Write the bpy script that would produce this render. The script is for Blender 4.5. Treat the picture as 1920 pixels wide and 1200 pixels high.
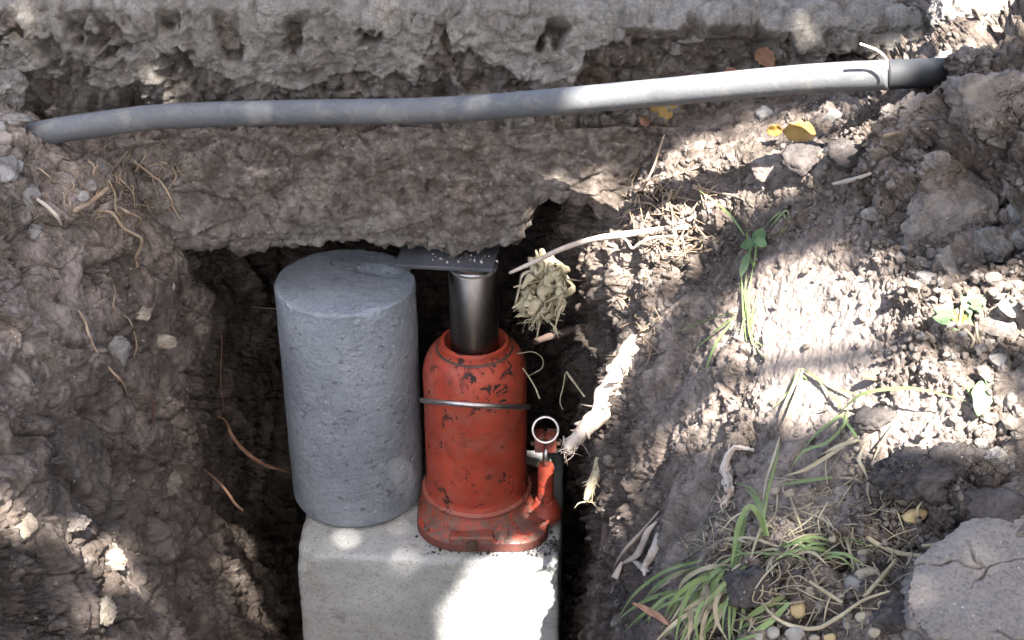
import bpy, math, random
import numpy as np
from mathutils import Vector, Matrix

# ------------------------------------------------------------------ camera, sky, sun, exposure
for o in list(bpy.data.objects):
    bpy.data.objects.remove(o)
scene = bpy.context.scene
COL = scene.collection
FPX = 2667.0                       # focal length in photo pixels (1920 wide)
PITCH = math.radians(30)
CAM = np.array([0.0, 0.0, 1.0])    # one metre above the top of the grey block
FWD = np.array([0, math.cos(PITCH), -math.sin(PITCH)])
UP = np.array([0, math.sin(PITCH), math.cos(PITCH)])

cd = bpy.data.cameras.new('camera')
cd.sensor_width = 36.0
cd.lens = 36.0 * FPX / 1920.0
cd.clip_start = 0.02
cd.clip_end = 500
camo = bpy.data.objects.new('camera', cd)
COL.objects.link(camo)
camo.location = CAM
camo.rotation_euler = (math.radians(90) - PITCH, 0, 0)
scene.camera = camo

SUN = Vector((0.17, -0.52, 0.83)).normalized()       # direction towards the sun
SUNE = math.asin(SUN.z)
w = bpy.data.worlds.new('World')
scene.world = w
w.use_nodes = True
nt = w.node_tree
nt.nodes.clear()
sky = nt.nodes.new('ShaderNodeTexSky')
sky.sky_type = 'NISHITA'
sky.sun_disc = False
sky.sun_elevation = SUNE
sky.sun_rotation = math.atan2(SUN.x, SUN.y)
sky.air_density = 1.0
sky.dust_density = 5.0
sky.ozone_density = 0.4
bg = nt.nodes.new('ShaderNodeBackground')
bg.inputs['Strength'].default_value = 0.08
out = nt.nodes.new('ShaderNodeOutputWorld')
nt.links.new(sky.outputs[0], bg.inputs[0])
nt.links.new(bg.outputs[0], out.inputs[0])

sl = bpy.data.lights.new('sun', 'SUN')
sl.energy = 5.0
sl.angle = math.radians(0.53)
sl.color = (1.0, 0.95, 0.88)
so = bpy.data.objects.new('sun', sl)
COL.objects.link(so)
so.rotation_euler = SUN.to_track_quat('Z', 'Y').to_euler()
so.location = (1.5, -2.5, 4.5)

scene.view_settings.view_transform = 'Standard'
scene.view_settings.look = 'None'
scene.view_settings.gamma = 1.0
scene.view_settings.use_curve_mapping = False
scene.view_settings.exposure = 3.12
scene.render.engine = 'CYCLES'
scene.cycles.use_denoising = True
scene.cycles.max_bounces = 8
scene.cycles.diffuse_bounces = 5

# ------------------------------------------------------------------ pixel helpers
def ray(px, py):
    px = np.asarray(px, float); py = np.asarray(py, float)
    x = (px - 960.0) / FPX
    u = (600.0 - py) / FPX
    return np.stack([x, FWD[1] + u * UP[1], FWD[2] + u * UP[2]], -1)
def at(px, py, t):
    return CAM + ray(px, py) * np.asarray(t, float)[..., None]
def at_y(px, py, y):
    r = ray(px, py); return CAM + r * (y / r[1])
def at_z(px, py, z):
    r = ray(px, py); return CAM + r * ((z - 1.0) / r[2])

# ------------------------------------------------------------------ numpy noise
def _h(ix, iy, iz, s):
    h = (ix.astype(np.uint32) * np.uint32(0x8da6b343)) ^ (iy.astype(np.uint32) * np.uint32(0xd8163841)) ^ (iz.astype(np.uint32) * np.uint32(0xcb1ab31f)) ^ np.uint32((s * 0x9E3779B1) & 0xffffffff)
    h ^= h >> np.uint32(15); h *= np.uint32(0x2c1b3c6d); h ^= h >> np.uint32(12); h *= np.uint32(0x297a2d39); h ^= h >> np.uint32(15)
    return h.astype(np.float32) / np.float32(4294967295.0)
def vnoise(P, s=0):
    """value noise in -1..1"""
    f = np.floor(P); i = f.astype(np.int64); d = (P - f).astype(np.float32)
    d = d * d * d * (d * (d * 6 - 15) + 10)
    r = 0
    for a in (0, 1):
        wx = d[:, 0] if a else 1 - d[:, 0]
        for b in (0, 1):
            wy = d[:, 1] if b else 1 - d[:, 1]
            for c in (0, 1):
                wz = d[:, 2] if c else 1 - d[:, 2]
                r = r + wx * wy * wz * _h(i[:, 0] + a, i[:, 1] + b, i[:, 2] + c, s)
    return r * 2 - 1
ROT = np.array([[0.36, 0.48, -0.8], [-0.8, 0.6, 0.0], [0.48, 0.64, 0.6]])
def fbm(P, scale, octs=4, gain=0.5, s=0):
    Q = P / scale; a = 1.0; r = 0; n = 0
    for k in range(octs):
        r = r + a * vnoise(Q + 17.3 * (k + s), s + k); n += a
        a *= gain; Q = (Q @ ROT) * 2.03
    return r / n
def ridged(P, scale, octs=4, gain=0.55, s=0):
    Q = P / scale; a = 1.0; r = 0; n = 0
    for k in range(octs):
        r = r + a * (1 - np.abs(vnoise(Q + 11.1 * (k + s), s + k))); n += a
        a *= gain; Q = (Q @ ROT) * 2.03
    return r / n
def worley(P, scale, s=0):
    Q = P / scale; f = np.floor(Q); i = f.astype(np.int64); d = (Q - f).astype(np.float32)
    F1 = np.full(len(P), 9.0, np.float32); F2 = F1.copy(); ID = np.zeros(len(P), np.float32)
    for a in (-1, 0, 1):
        for b in (-1, 0, 1):
            for c in (-1, 0, 1):
                ix, iy, iz = i[:, 0] + a, i[:, 1] + b, i[:, 2] + c
                h1 = _h(ix, iy, iz, s + 1); h2 = _h(ix, iy, iz, s + 2); h3 = _h(ix, iy, iz, s + 3)
                dd = (a + h1 - d[:, 0]) ** 2 + (b + h2 - d[:, 1]) ** 2 + (c + h3 - d[:, 2]) ** 2
                m = dd < F1
                F2 = np.where(m, F1, np.minimum(F2, dd))
                F1 = np.where(m, dd, F1)
                ID = np.where(m, h1, ID)
    return np.sqrt(F1), np.sqrt(F2), ID
def facets(P, scale, s=0):
    """broken, tilted facets: every cell is a little plane of its own, in units of the cell size"""
    Q = P / scale; f = np.floor(Q); i = f.astype(np.int64); d = (Q - f).astype(np.float32)
    F1 = np.full(len(P), 9.0, np.float32); F2 = F1.copy(); val = np.zeros(len(P), np.float32)
    for a in (-1, 0, 1):
        for b in (-1, 0, 1):
            for c in (-1, 0, 1):
                ix, iy, iz = i[:, 0] + a, i[:, 1] + b, i[:, 2] + c
                h1 = _h(ix, iy, iz, s + 1); h2 = _h(ix, iy, iz, s + 2); h3 = _h(ix, iy, iz, s + 3)
                x = a + h1 - d[:, 0]; y = b + h2 - d[:, 1]; z = c + h3 - d[:, 2]
                dd = x * x + y * y + z * z
                m = dd < F1
                F2 = np.where(m, F1, np.minimum(F2, dd))
                v = (h3 - .5) * .7 + ((h2 - .5) * x + (h3 - .5) * y + (h1 - .5) * z) * 1.5 - dd * .35
                val = np.where(m, v, val); F1 = np.where(m, dd, F1)
    edge = np.sqrt(F2) - np.sqrt(F1)
    return val - .25 * sstep(.10, 0.0, edge)
crumple = lambda P, sc, sd: facets(P, sc, sd)
def sstep(a, b, x):
    t = np.clip((x - a) / (b - a), 0, 1)
    return t * t * (3 - 2 * t)

# ------------------------------------------------------------------ mesh helpers
def mesh_np(name, V, F, mat, parent=None, smooth=True, attrs=None):
    """V: (n,3) array, F: (m,k) array with k = 3 or 4"""
    V = np.ascontiguousarray(V, np.float32); F = np.ascontiguousarray(F, np.int32)
    me = bpy.data.meshes.new(name)
    me.vertices.add(len(V)); me.vertices.foreach_set('co', V.ravel())
    k = F.shape[1]
    me.loops.add(F.size); me.loops.foreach_set('vertex_index', F.ravel())
    me.polygons.add(len(F))
    me.polygons.foreach_set('loop_start', np.arange(len(F), dtype=np.int32) * k)
    me.polygons.foreach_set('loop_total', np.full(len(F), k, np.int32))
    if smooth:
        me.polygons.foreach_set('use_smooth', np.ones(len(F), bool))
    me.update(calc_edges=True)
    if attrs:
        for an, av in attrs.items():
            at_ = me.attributes.new(an, 'FLOAT', 'POINT')
            at_.data.foreach_set('value', np.ascontiguousarray(av, np.float32))
    me.materials.append(mat)
    ob = bpy.data.objects.new(name, me)
    COL.objects.link(ob)
    if parent is not None:
        ob.parent = parent
    return ob
def grid_faces(nr, nc, wrap=False):
    r = np.arange(nr - 1)[:, None]
    if wrap:
        c = np.arange(nc)[None, :]; c2 = (c + 1) % nc
    else:
        c = np.arange(nc - 1)[None, :]; c2 = c + 1
    a = r * nc + c; b = r * nc + c2; d = (r + 1) * nc + c; e = (r + 1) * nc + c2
    return np.stack([a, b, e, d], -1).reshape(-1, 4)
def grid_normals(G):
    du = np.gradient(G, axis=1); dv = np.gradient(G, axis=0)
    n = np.cross(du, dv); n /= np.linalg.norm(n, axis=-1, keepdims=True) + 1e-12
    return n
def tag(o, label, cat, group=None, kind=None):
    o['label'] = label; o['category'] = cat
    if group: o['group'] = group
    if kind: o['kind'] = kind
    return o
def empty(name, loc=(0, 0, 0), rot=(0, 0, 0)):
    o = bpy.data.objects.new(name, None)
    o.empty_display_size = 0.02
    COL.objects.link(o); o.location = loc; o.rotation_euler = rot
    return o
def catmull(P, n):
    P = np.asarray(P, float)
    if len(P) < 3:
        t = np.linspace(0, 1, n)[:, None]
        return P[0] * (1 - t) + P[-1] * t
    Q = np.vstack([2 * P[0] - P[1], P, 2 * P[-1] - P[-2]])
    u = np.linspace(0, len(P) - 1 - 1e-9, n); k = u.astype(int); f = (u - k)[:, None]
    p0, p1, p2, p3 = Q[k], Q[k + 1], Q[k + 2], Q[k + 3]
    return 0.5 * (2 * p1 + (p2 - p0) * f + (2 * p0 - 5 * p1 + 4 * p2 - p3) * f ** 2 + (3 * p1 - p0 - 3 * p2 + p3) * f ** 3)
def frames(C):
    T = np.gradient(C, axis=0); T /= np.linalg.norm(T, axis=1, keepdims=True) + 1e-12
    ref = np.array([0.13, 0.31, 0.94])
    N = np.zeros_like(T); n = np.cross(T[0], ref); n /= np.linalg.norm(n) + 1e-9
    for i in range(len(T)):
        n = n - T[i] * (n @ T[i]); n /= np.linalg.norm(n) + 1e-9
        N[i] = n
    return T, N, np.cross(T, N)
def tube_data(P, R, seg=24, sides=8, rough=0.0, seed=0, flat=1.0):
    C = catmull(P, seg)
    R = np.interp(np.linspace(0, 1, seg), np.linspace(0, 1, len(R)), R) if np.ndim(R) else np.full(seg, float(R))
    T, N, B = frames(C)
    a = np.linspace(0, 2 * math.pi, sides, endpoint=False)
    rr = R[:, None] * np.ones(sides)[None, :]
    V = C[:, None, :] + (N[:, None, :] * np.cos(a)[None, :, None] + B[:, None, :] * np.sin(a)[None, :, None] * flat) * rr[..., None]
    V = V.reshape(-1, 3)
    if rough:
        Rm = float(R.mean())
        Cc = np.repeat(C, sides, 0)
        n = fbm(V + seed * 1.7, Rm * 3, 3, 0.6, seed % 50)
        V = Cc + (V - Cc) * (1 + rough * n)[:, None]
    F = grid_faces(seg, sides, True)
    n0 = len(V)
    V = np.vstack([V, C[0], C[-1]])
    i = np.arange(sides); j = (i + 1) % sides
    F = np.vstack([F, np.stack([j, i, np.full(sides, n0), np.full(sides, n0)], -1)[:, [0, 1, 2, 2]],
                   np.stack([(seg - 1) * sides + i, (seg - 1) * sides + j, np.full(sides, n0 + 1), np.full(sides, n0 + 1)], -1)])
    return V, F
def poly_obj(name, V, faces, mat, parent=None, smooth=True):
    me = bpy.data.meshes.new(name)
    me.from_pydata([tuple(map(float, v)) for v in V], [], faces)
    if smooth:
        me.polygons.foreach_set('use_smooth', [True] * len(me.polygons))
    me.materials.append(mat)
    ob = bpy.data.objects.new(name, me)
    COL.objects.link(ob)
    if parent is not None: ob.parent = parent
    return ob
def fix_quads(F):
    return [tuple(dict.fromkeys(map(int, f))) for f in F]
def tube(name, P, R, mat, parent=None, seg=24, sides=8, rough=0.0, seed=0, flat=1.0):
    V, F = tube_data(P, R, seg, sides, rough, seed, flat)
    return poly_obj(name, V, fix_quads(F), mat, parent)
def lathe(name, prof, mat, parent=None, loc=(0, 0, 0), n=64, disp=None):
    """prof: list of (r, z) from bottom centre to top centre"""
    prof = np.array(prof, float)
    a = np.linspace(0, 2 * math.pi, n, endpoint=False)
    V = np.stack([prof[:, :1] * np.cos(a), prof[:, :1] * np.sin(a), prof[:, 1:2] * np.ones(n)], -1).reshape(-1, 3)
    if disp is not None: V = disp(V)
    V = V + np.array(loc)
    ob = poly_obj(name, V, fix_quads(grid_faces(len(prof), n, True)), mat, parent)
    return ob
def sharp(ob, deg=40):
    me = ob.data
    me.set_sharp_from_angle(angle=math.radians(deg))
    return ob
def box_bevel(name, size, mat, parent=None, loc=(0, 0, 0), rotz=0, bev=0.002, segs=2):
    import bmesh
    bm = bmesh.new()
    bmesh.ops.create_cube(bm, size=1.0)
    bmesh.ops.scale(bm, vec=size, verts=bm.verts)
    bmesh.ops.bevel(bm, geom=bm.edges[:], offset=bev, segments=segs, affect='EDGES', profile=0.6)
    me = bpy.data.meshes.new(name); bm.to_mesh(me); bm.free()
    me.materials.append(mat)
    ob = bpy.data.objects.new(name, me); COL.objects.link(ob)
    ob.location = loc; ob.rotation_euler = (0, 0, rotz)
    if parent is not None: ob.parent = parent
    return ob

# ------------------------------------------------------------------ materials
class NT:
    def __init__(self, name):
        self.m = bpy.data.materials.new(name); self.m.use_nodes = True
        self.t = self.m.node_tree; self.t.nodes.clear()
        self.out = self.n('ShaderNodeOutputMaterial')
        self.b = self.n('ShaderNodeBsdfPrincipled')
        self.l(self.b.outputs[0], self.out.inputs[0])
        self.co = self.n('ShaderNodeNewGeometry').outputs['Position']
    def n(self, k, **kw):
        x = self.t.nodes.new(k)
        for a, v in kw.items(): setattr(x, a, v)
        return x
    def l(self, a, b): self.t.links.new(a, b)
    def noise(self, scale, detail=6, rough=0.6, dist=0.0, co=None, stretch=None):
        x = self.n('ShaderNodeTexNoise'); x.inputs['Scale'].default_value = scale
        x.inputs['Detail'].default_value = detail; x.inputs['Roughness'].default_value = rough; x.inputs['Distortion'].default_value = dist
        c = co or self.co
        if stretch:
            mp = self.n('ShaderNodeMapping'); mp.inputs['Scale'].default_value = stretch; self.l(c, mp.inputs[0]); c = mp.outputs[0]
        self.l(c, x.inputs['Vector']); return x.outputs['Fac']
    def vor(self, scale, feature='F1', rnd=1.0):
        x = self.n('ShaderNodeTexVoronoi'); x.feature = feature; x.inputs['Scale'].default_value = scale; x.inputs['Randomness'].default_value = rnd
        self.l(self.co, x.inputs['Vector']); return x.outputs['Distance']
    def ramp(self, fac, stops):
        x = self.n('ShaderNodeValToRGB'); e = x.color_ramp.elements
        while len(e) < len(stops): e.new(0.5)
        for el, (p, c) in zip(e, stops):
            el.position = p; el.color = (c, c, c, 1) if not isinstance(c, tuple) else (*c, 1)
        self.l(fac, x.inputs[0]); return x.outputs[0]
    def mix(self, fac, a, b, blend='MIX'):
        x = self.n('ShaderNodeMix'); x.data_type = 'RGBA'; x.blend_type = blend
        for s, v in ((x.inputs[0], fac), (x.inputs[6], a), (x.inputs[7], b)):
            if isinstance(v, (int, float)): s.default_value = v if s ==  x.inputs[0] else (v, v, v, 1)
            elif isinstance(v, tuple): s.default_value = (*v, 1)
            else: self.l(v, s)
        return x.outputs[2]
    def math(self, op, a, b=0.0):
        x = self.n('ShaderNodeMath', operation=op)
        for s, v in zip(x.inputs, (a, b)):
            if isinstance(v, (int, float)): s.default_value = v
            else: self.l(v, s)
        return x.outputs[0]
    def attr(self, name):
        x = self.n('ShaderNodeAttribute'); x.attribute_name = name; return x.outputs['Fac']
    def objrand(self):
        return self.n('ShaderNodeObjectInfo').outputs['Random']
    def bump(self, h, strength=0.5, dist=0.002):
        x = self.n('ShaderNodeBump'); x.inputs['Strength'].default_value = strength; x.inputs['Distance'].default_value = dist
        self.l(h, x.inputs['Height'])
        self.l(x.outputs[0], self.b.inputs['Normal']); return x
    def done(self, col=None, rough=0.9, metal=0.0, spec=0.3):
        if col is not None:
            if isinstance(col, tuple): self.b.inputs['Base Color'].default_value = (*col, 1)
            else: self.l(col, self.b.inputs['Base Color'])
        for nm, v in (('Roughness', rough), ('Metallic', metal), ('Specular IOR Level', spec)):
            if isinstance(v, (int, float)): self.b.inputs[nm].default_value = v
            else: self.l(v, self.b.inputs[nm])
        return self.m

def soil_mat(name, dark, mid, light, speck=(0.42, 0.38, 0.33), bump=0.6, damp=False, cracks=1.0):
    k = NT(name)
    big = k.noise(9, 5, 0.6, 0.4); med = k.noise(60, 6, 0.65); fine = k.noise(420, 4, 0.7)
    c = k.ramp(big, [(0.32, dark), (0.5, mid), (0.7, light)])
    c = k.mix(k.ramp(med, [(0.3, 0.0), (0.75, 0.85)]), k.mix(0.55, c, dark), c)
    c = k.mix(k.ramp(fine, [(0.3, 0.75), (0.52, 0.0)]), c, tuple(v * 0.42 for v in dark))
    c = k.mix(k.ramp(k.noise(170, 5, 0.7), [(0.52, 0.0), (0.72, 0.5)]), c, light)
    wp = k.n('ShaderNodeVectorMath', operation='MULTIPLY_ADD'); nz = k.n('ShaderNodeTexNoise'); nz.inputs['Scale'].default_value = 40; nz.inputs['Detail'].default_value = 4
    k.l(k.co, nz.inputs['Vector']); k.l(nz.outputs['Color'], wp.inputs[0]); wp.inputs[1].default_value = (.075, .075, .075); k.l(k.co, wp.inputs[2])
    ve = k.n('ShaderNodeTexVoronoi'); ve.feature = 'DISTANCE_TO_EDGE'; ve.inputs['Scale'].default_value = 17; k.l(wp.outputs[0], ve.inputs['Vector'])
    crack = k.math('MULTIPLY', k.ramp(ve.outputs['Distance'], [(0.0, 1.0), (0.022, 0.0)]), k.ramp(k.noise(19, 4), [(0.50, 0.0), (0.60, 1.0)]))
    mot = k.noise(36, 7, 0.7, 0.8)
    c = k.mix(k.ramp(mot, [(0.50, 0.0), (0.66, 0.7 * cracks)]), c, tuple(x * 1.25 for x in light))
    c = k.mix(k.ramp(mot, [(0.34, 0.75 * cracks), (0.47, 0.0)]), c, tuple(x * 0.5 for x in dark))
    c = k.mix(k.math('MULTIPLY', crack, 0.85 * cracks), c, tuple(x * 0.25 for x in dark))
    v = k.vor(230)
    sp = k.math('MULTIPLY', k.ramp(v, [(0.10, 1.0), (0.17, 0.0)]), k.ramp(k.noise(45, 2), [(0.55, 0.0), (0.63, 1.0)]))
    c = k.mix(sp, c, speck)
    rg = 0.95
    if damp:
        pa = k.math('MULTIPLY', k.attr('compact_lit'), 0.72)  # paler soil under the sun patch, part of its brightness put into colour
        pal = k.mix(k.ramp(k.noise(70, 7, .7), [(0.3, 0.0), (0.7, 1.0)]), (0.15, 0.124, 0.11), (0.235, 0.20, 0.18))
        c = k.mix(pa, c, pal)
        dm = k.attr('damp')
        c = k.mix(k.math('MULTIPLY', dm, 0.74), c, (0.020, 0.0145, 0.012))  # damp earth colour, which also paints the cavity's shade blacker
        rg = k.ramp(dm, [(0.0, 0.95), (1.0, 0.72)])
    hb = k.math('ADD', k.noise(90, 9, 0.75), k.math('MULTIPLY', k.vor(190), 0.35))
    hb = k.math('SUBTRACT', hb, k.math('MULTIPLY', crack, 0.8 * cracks))
    bn = k.bump(hb, bump, 0.007)
    if damp:
        k.l(k.math('MULTIPLY', k.math('SUBTRACT', 1.0, k.math('MULTIPLY', k.attr('smooth_soil'), 0.72)), bump), bn.inputs['Strength'])
    return k.done(c, rg, 0, 0.2)
M = {}
M['soil'] = soil_mat('soil', (0.115, 0.089, 0.073), (0.185, 0.149, 0.125), (0.265, 0.22, 0.19), bump=.9, damp=True)
M['clod'] = soil_mat('clod_soil', (0.11, 0.09, 0.078), (0.17, 0.145, 0.128), (0.24, 0.21, 0.188))
M['dark_clod'] = soil_mat('dark_clod_soil', (0.045, 0.038, 0.036), (0.07, 0.06, 0.057), (0.10, 0.088, 0.082))
M['pale_clod'] = soil_mat('pale_clod_soil', (0.145, 0.13, 0.118), (0.20, 0.182, 0.167), (0.26, 0.24, 0.222), bump=0.5)

def concrete_old():
    k = NT('weathered_foundation_concrete')
    cr = k.attr('crust')
    big = k.noise(14, 6, 0.6, 0.5); med = k.noise(70, 7, 0.65, 0.3); fine = k.noise(350, 5, 0.7)
    stain = k.ramp(med, [(0.28, (0.055, 0.038, 0.03)), (0.48, (0.155, 0.117, 0.096)), (0.66, (0.33, 0.275, 0.235))])
    face = k.ramp(k.math('ADD', k.math('MULTIPLY', big, 0.5), k.math('MULTIPLY', med, 0.5)), [(0.3, (0.15, 0.133, 0.11)), (0.5, (0.30, 0.28, 0.25)), (0.66, (0.43, 0.41, 0.375))])
    c = k.mix(cr, stain, face)
    v = k.vor(120); sp = k.math('MULTIPLY', k.ramp(v, [(0.18, 1.0), (0.3, 0.0)]), k.ramp(k.noise(30, 3), [(0.5, 0.0), (0.6, 0.8)]))
    c = k.mix(sp, c, (0.38, 0.35, 0.31))
    c = k.mix(k.ramp(fine, [(0.28, 0.6), (0.5, 0.0)]), c, (0.07, 0.055, 0.047))
    k.bump(k.math('ADD', k.noise(130, 9, 0.72), k.math('MULTIPLY', k.noise(520, 5, 0.7), 0.6)), 1.0, 0.005)
    return k.done(c, 0.95, 0, 0.15)
M['foundation'] = concrete_old()

def cyl_mat():
    k = NT('grey_cement')
    a = k.noise(16, 5, 0.6); b = k.noise(140, 6, 0.7); s = k.noise(90, 6, 0.7, stretch=(1, 1, 1.6))
    c = k.ramp(k.math('ADD', k.math('MULTIPLY', a, 0.6), k.math('MULTIPLY', b, 0.4)), [(0.34, (0.165, 0.183, 0.208)), (0.52, (0.245, 0.268, 0.298)), (0.68, (0.325, 0.347, 0.377))])
    pit = k.ramp(s, [(0.33, 1.0), (0.40, 0.0)])
    c = k.mix(k.math('MULTIPLY', pit, 0.5), c, (0.10, 0.109, 0.124))
    c = k.mix(k.ramp(k.noise(480, 4, 0.75), [(0.35, 0.6), (0.5, 0.0)]), c, (0.12, 0.13, 0.145))
    sp = k.ramp(k.vor(60), [(0.05, 0.5), (0.1, 0.0)])
    c = k.mix(sp, c, (0.5, 0.52, 0.54))
    k.bump(k.math('SUBTRACT', k.math('ADD', k.math('MULTIPLY', b, 0.7), k.math('MULTIPLY', k.noise(480, 4, .75), .5)), pit), 0.7, 0.0025)
    return k.done(c, 0.9, 0, 0.2)
M['cement'] = cyl_mat()

def block_mat():
    k = NT('pale_concrete_block')
    a = k.noise(10, 6, 0.6, 0.6); b = k.noise(170, 5, 0.7)
    c = k.ramp(a, [(0.32, (0.27, 0.27, 0.255)), (0.5, (0.385, 0.39, 0.378)), (0.68, (0.47, 0.475, 0.462))])
    g = k.ramp(k.noise(22, 4, 0.6, 1.0), [(0.55, 0.0), (0.7, 0.5)])
    c = k.mix(g, c, (0.33, 0.33, 0.24))
    c = k.mix(k.ramp(k.noise(45, 8, 0.75, .6), [(0.57, 0.0), (0.68, 0.65)]), c, (0.17, 0.15, 0.125))
    c = k.mix(k.ramp(k.noise(300, 4, .7), [(0.35, 0.6), (0.48, 0.0)]), c, (0.16, 0.155, 0.145))
    k.bump(k.math('ADD', b, k.math('ADD', k.noise(40, 5), k.noise(420, 4, .7))), 0.6, 0.002)
    return k.done(c, 0.9, 0, 0.2)
M['block'] = block_mat()

def red_paint(name, dirt=0.0):
    k = NT(name)
    a = k.noise(25, 5, 0.6)
    c = k.ramp(a, [(0.3, (0.27, 0.035, 0.018)), (0.55, (0.37, 0.053, 0.026)), (0.75, (0.42, 0.075, 0.04))])
    dust = k.ramp(k.noise(38, 6, 0.7, 0.6), [(0.47, 0.0), (0.7, 0.6)])
    c = k.mix(dust, c, (0.27, 0.11, 0.08))
    c = k.mix(k.ramp(k.noise(24, 7, .75, 1.2), [(0.54, 0.0), (0.66, 0.6)]), c, (0.13, 0.035, 0.025))
    sz = k.n('ShaderNodeSeparateXYZ'); k.l(k.co, sz.inputs[0])
    zw = k.ramp(k.math('MULTIPLY', sz.outputs[2], 4.0), [(0.10, 0.075), (0.24, 0.0), (0.66, 0.0), (0.80, 0.05)])
    ch = k.math('MULTIPLY', k.ramp(k.math('ADD', k.noise(75, 9, 0.72, 0.8), zw), [(0.575, 0.0), (0.605, 1.0)]), k.ramp(k.noise(22, 4, 0.6), [(0.42, 0.0), (0.58, 1.0)]))
    sc = k.ramp(k.noise(230, 5, 0.75), [(0.66, 0.0), (0.69, 1.0)])
    ch = k.math('MAXIMUM', ch, k.math('MULTIPLY', sc, 0.9))
    c = k.mix(ch, c, (0.030, 0.018, 0.015))
    if dirt:
        d = k.ramp(k.noise(60, 8, 0.75, 1.0), [(0.43, 0.0), (0.56, 0.95)])
        c = k.mix(d, c, k.mix(k.noise(120, 5, .7), (0.05, 0.03, 0.025), (0.22, 0.15, 0.115)))
    r = k.mix(ch, k.ramp(a, [(0.3, 0.42), (0.7, 0.6)]), 0.85)
    k.bump(k.math('SUBTRACT', k.math('MULTIPLY', k.noise(90, 5), 0.5), ch), 0.35, 0.0012)
    return k.done(c, r, 0, 0.4)
M['red'] = red_paint('chipped_red_paint')
M['red_dirty'] = red_paint('dirty_red_paint', 0.75)

def steel(name, col, rough, stain=0.4, metal=1.0):
    k = NT(name)
    a = k.noise(30, 6, 0.65, stretch=(1, 1, 0.35)); b = k.noise(200, 5, 0.7)
    c = k.ramp(a, [(0.3, tuple(v * (1 - stain) for v in col)), (0.6, col), (0.8, tuple(min(1, v * 1.15) for v in col))])
    c = k.mix(k.ramp(b, [(0.62, 0.0), (0.72, 0.5)]), c, (0.05, 0.04, 0.035))
    r = k.ramp(a, [(0.3, rough + 0.15), (0.7, rough)])
    k.bump(b, 0.12, 0.0006)
    return k.done(c, r, metal, 0.5)
M['piston'] = steel('worn_piston_steel', (0.20, 0.178, 0.165), 0.24, .5)
M['rim'] = steel('bright_steel', (0.62, 0.6, 0.57), 0.3, 0.2)
M['plate'] = steel('dark_plate_steel', (0.105, 0.108, 0.118), 0.5, 0.35, 0.6)
M['grime'] = steel('grimy_casting', (0.15, 0.045, 0.032), 0.6, 0.75, 0.0)
M['dusty'] = red_paint('dusty_weld_paint')
_d = M['dusty'].node_tree; [setattr(n_.color_ramp.elements[i_], 'color', c_) for n_ in _d.nodes if n_.type == 'VALTORGB' and len(n_.color_ramp.elements) == 3 for i_, c_ in enumerate([(.24, .05, .03, 1), (.34, .10, .07, 1), (.40, .17, .13, 1)])]
M['wire'] = steel('wire_steel', (0.62, 0.56, 0.52), 0.34, 0.4)
M['rusty'] = steel('rusty_steel', (0.14, 0.085, 0.06), 0.7, 0.5, 0.5)

def pipe_mat():
    k = NT('grey_plastic_pipe')
    a = k.noise(12, 5, 0.6, 0.4, stretch=(0.5, 1, 1)); b = k.noise(330, 4, 0.6)
    c = k.ramp(a, [(0.3, (0.07, 0.072, 0.077)), (0.55, (0.108, 0.11, 0.115)), (0.75, (0.15, 0.149, 0.146))])
    c = k.mix(k.ramp(k.noise(48, 6, 0.7, 0.5), [(0.5, 0.0), (0.7, 0.7)]), c, (0.20, 0.185, 0.165))
    c = k.mix(k.ramp(b, [(0.3, 0.3), (0.5, 0.0)]), c, (0.055, 0.056, 0.06))
    k.bump(k.math('ADD', b, k.noise(60, 5, .7)), 0.22, 0.001)
    return k.done(c, 0.62, 0, 0.35)
M['pipe'] = pipe_mat()
M['pipe_shade'] = NT('dark_pipe_shade').done((0.028, 0.029, 0.032), 0.7, 0, 0.3)  # near-black colour stands in for shadow on the pipe end

def fib(name, cols, scale=60, rough=0.85, trans=0.0):
    k = NT(name)
    a = k.noise(scale, 5, 0.65)
    c = k.ramp(a, [(0.3, cols[0]), (0.55, cols[1]), (0.75, cols[2])])
    c = k.mix(k.math('MULTIPLY', k.objrand(), 0.35), c, tuple(v * 0.6 for v in cols[0]))
    k.bump(k.noise(scale * 6, 4), 0.3, 0.0008)
    m = k.done(c, rough, 0, 0.25)
    if trans:
        tr = k.n('ShaderNodeBsdfTranslucent'); k.l(c, tr.inputs[0])
        mx = k.n('ShaderNodeMixShader'); mx.inputs[0].default_value = trans
        k.l(k.b.outputs[0], mx.inputs[1]); k.l(tr.outputs[0], mx.inputs[2]); k.l(mx.outputs[0], k.out.inputs[0])
    return m
M['root_tan'] = fib('tan_root', ((0.20, 0.135, 0.085), (0.33, 0.25, 0.175), (0.44, 0.36, 0.27)))
M['root_red'] = fib('reddish_root', ((0.12, 0.06, 0.04), (0.21, 0.115, 0.075), (0.30, 0.19, 0.13)))
M['root_pale'] = fib('pale_root', ((0.36, 0.28, 0.22), (0.50, 0.42, 0.35), (0.62, 0.55, 0.47)))
M['fibre'] = fib('torn_root_fibre', ((0.32, 0.265, 0.16), (0.46, 0.40, 0.27), (0.58, 0.53, 0.40)), 120)
M['bark'] = fib('brown_bark', ((0.07, 0.045, 0.038), (0.12, 0.082, 0.068), (0.18, 0.13, 0.11)), 50)
M['grass'] = fib('green_grass', ((0.15, 0.21, 0.075), (0.23, 0.30, 0.125), (0.33, 0.38, 0.21)), 40, 0.5, 0.3)
M['straw'] = fib('dry_straw', ((0.26, 0.21, 0.13), (0.40, 0.345, 0.235), (0.52, 0.47, 0.35)), 50, 0.7, 0.15)
M['weed'] = fib('weed_leaf', ((0.075, 0.14, 0.055), (0.13, 0.21, 0.09), (0.19, 0.28, 0.14)), 60, 0.5, 0.25)
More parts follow.
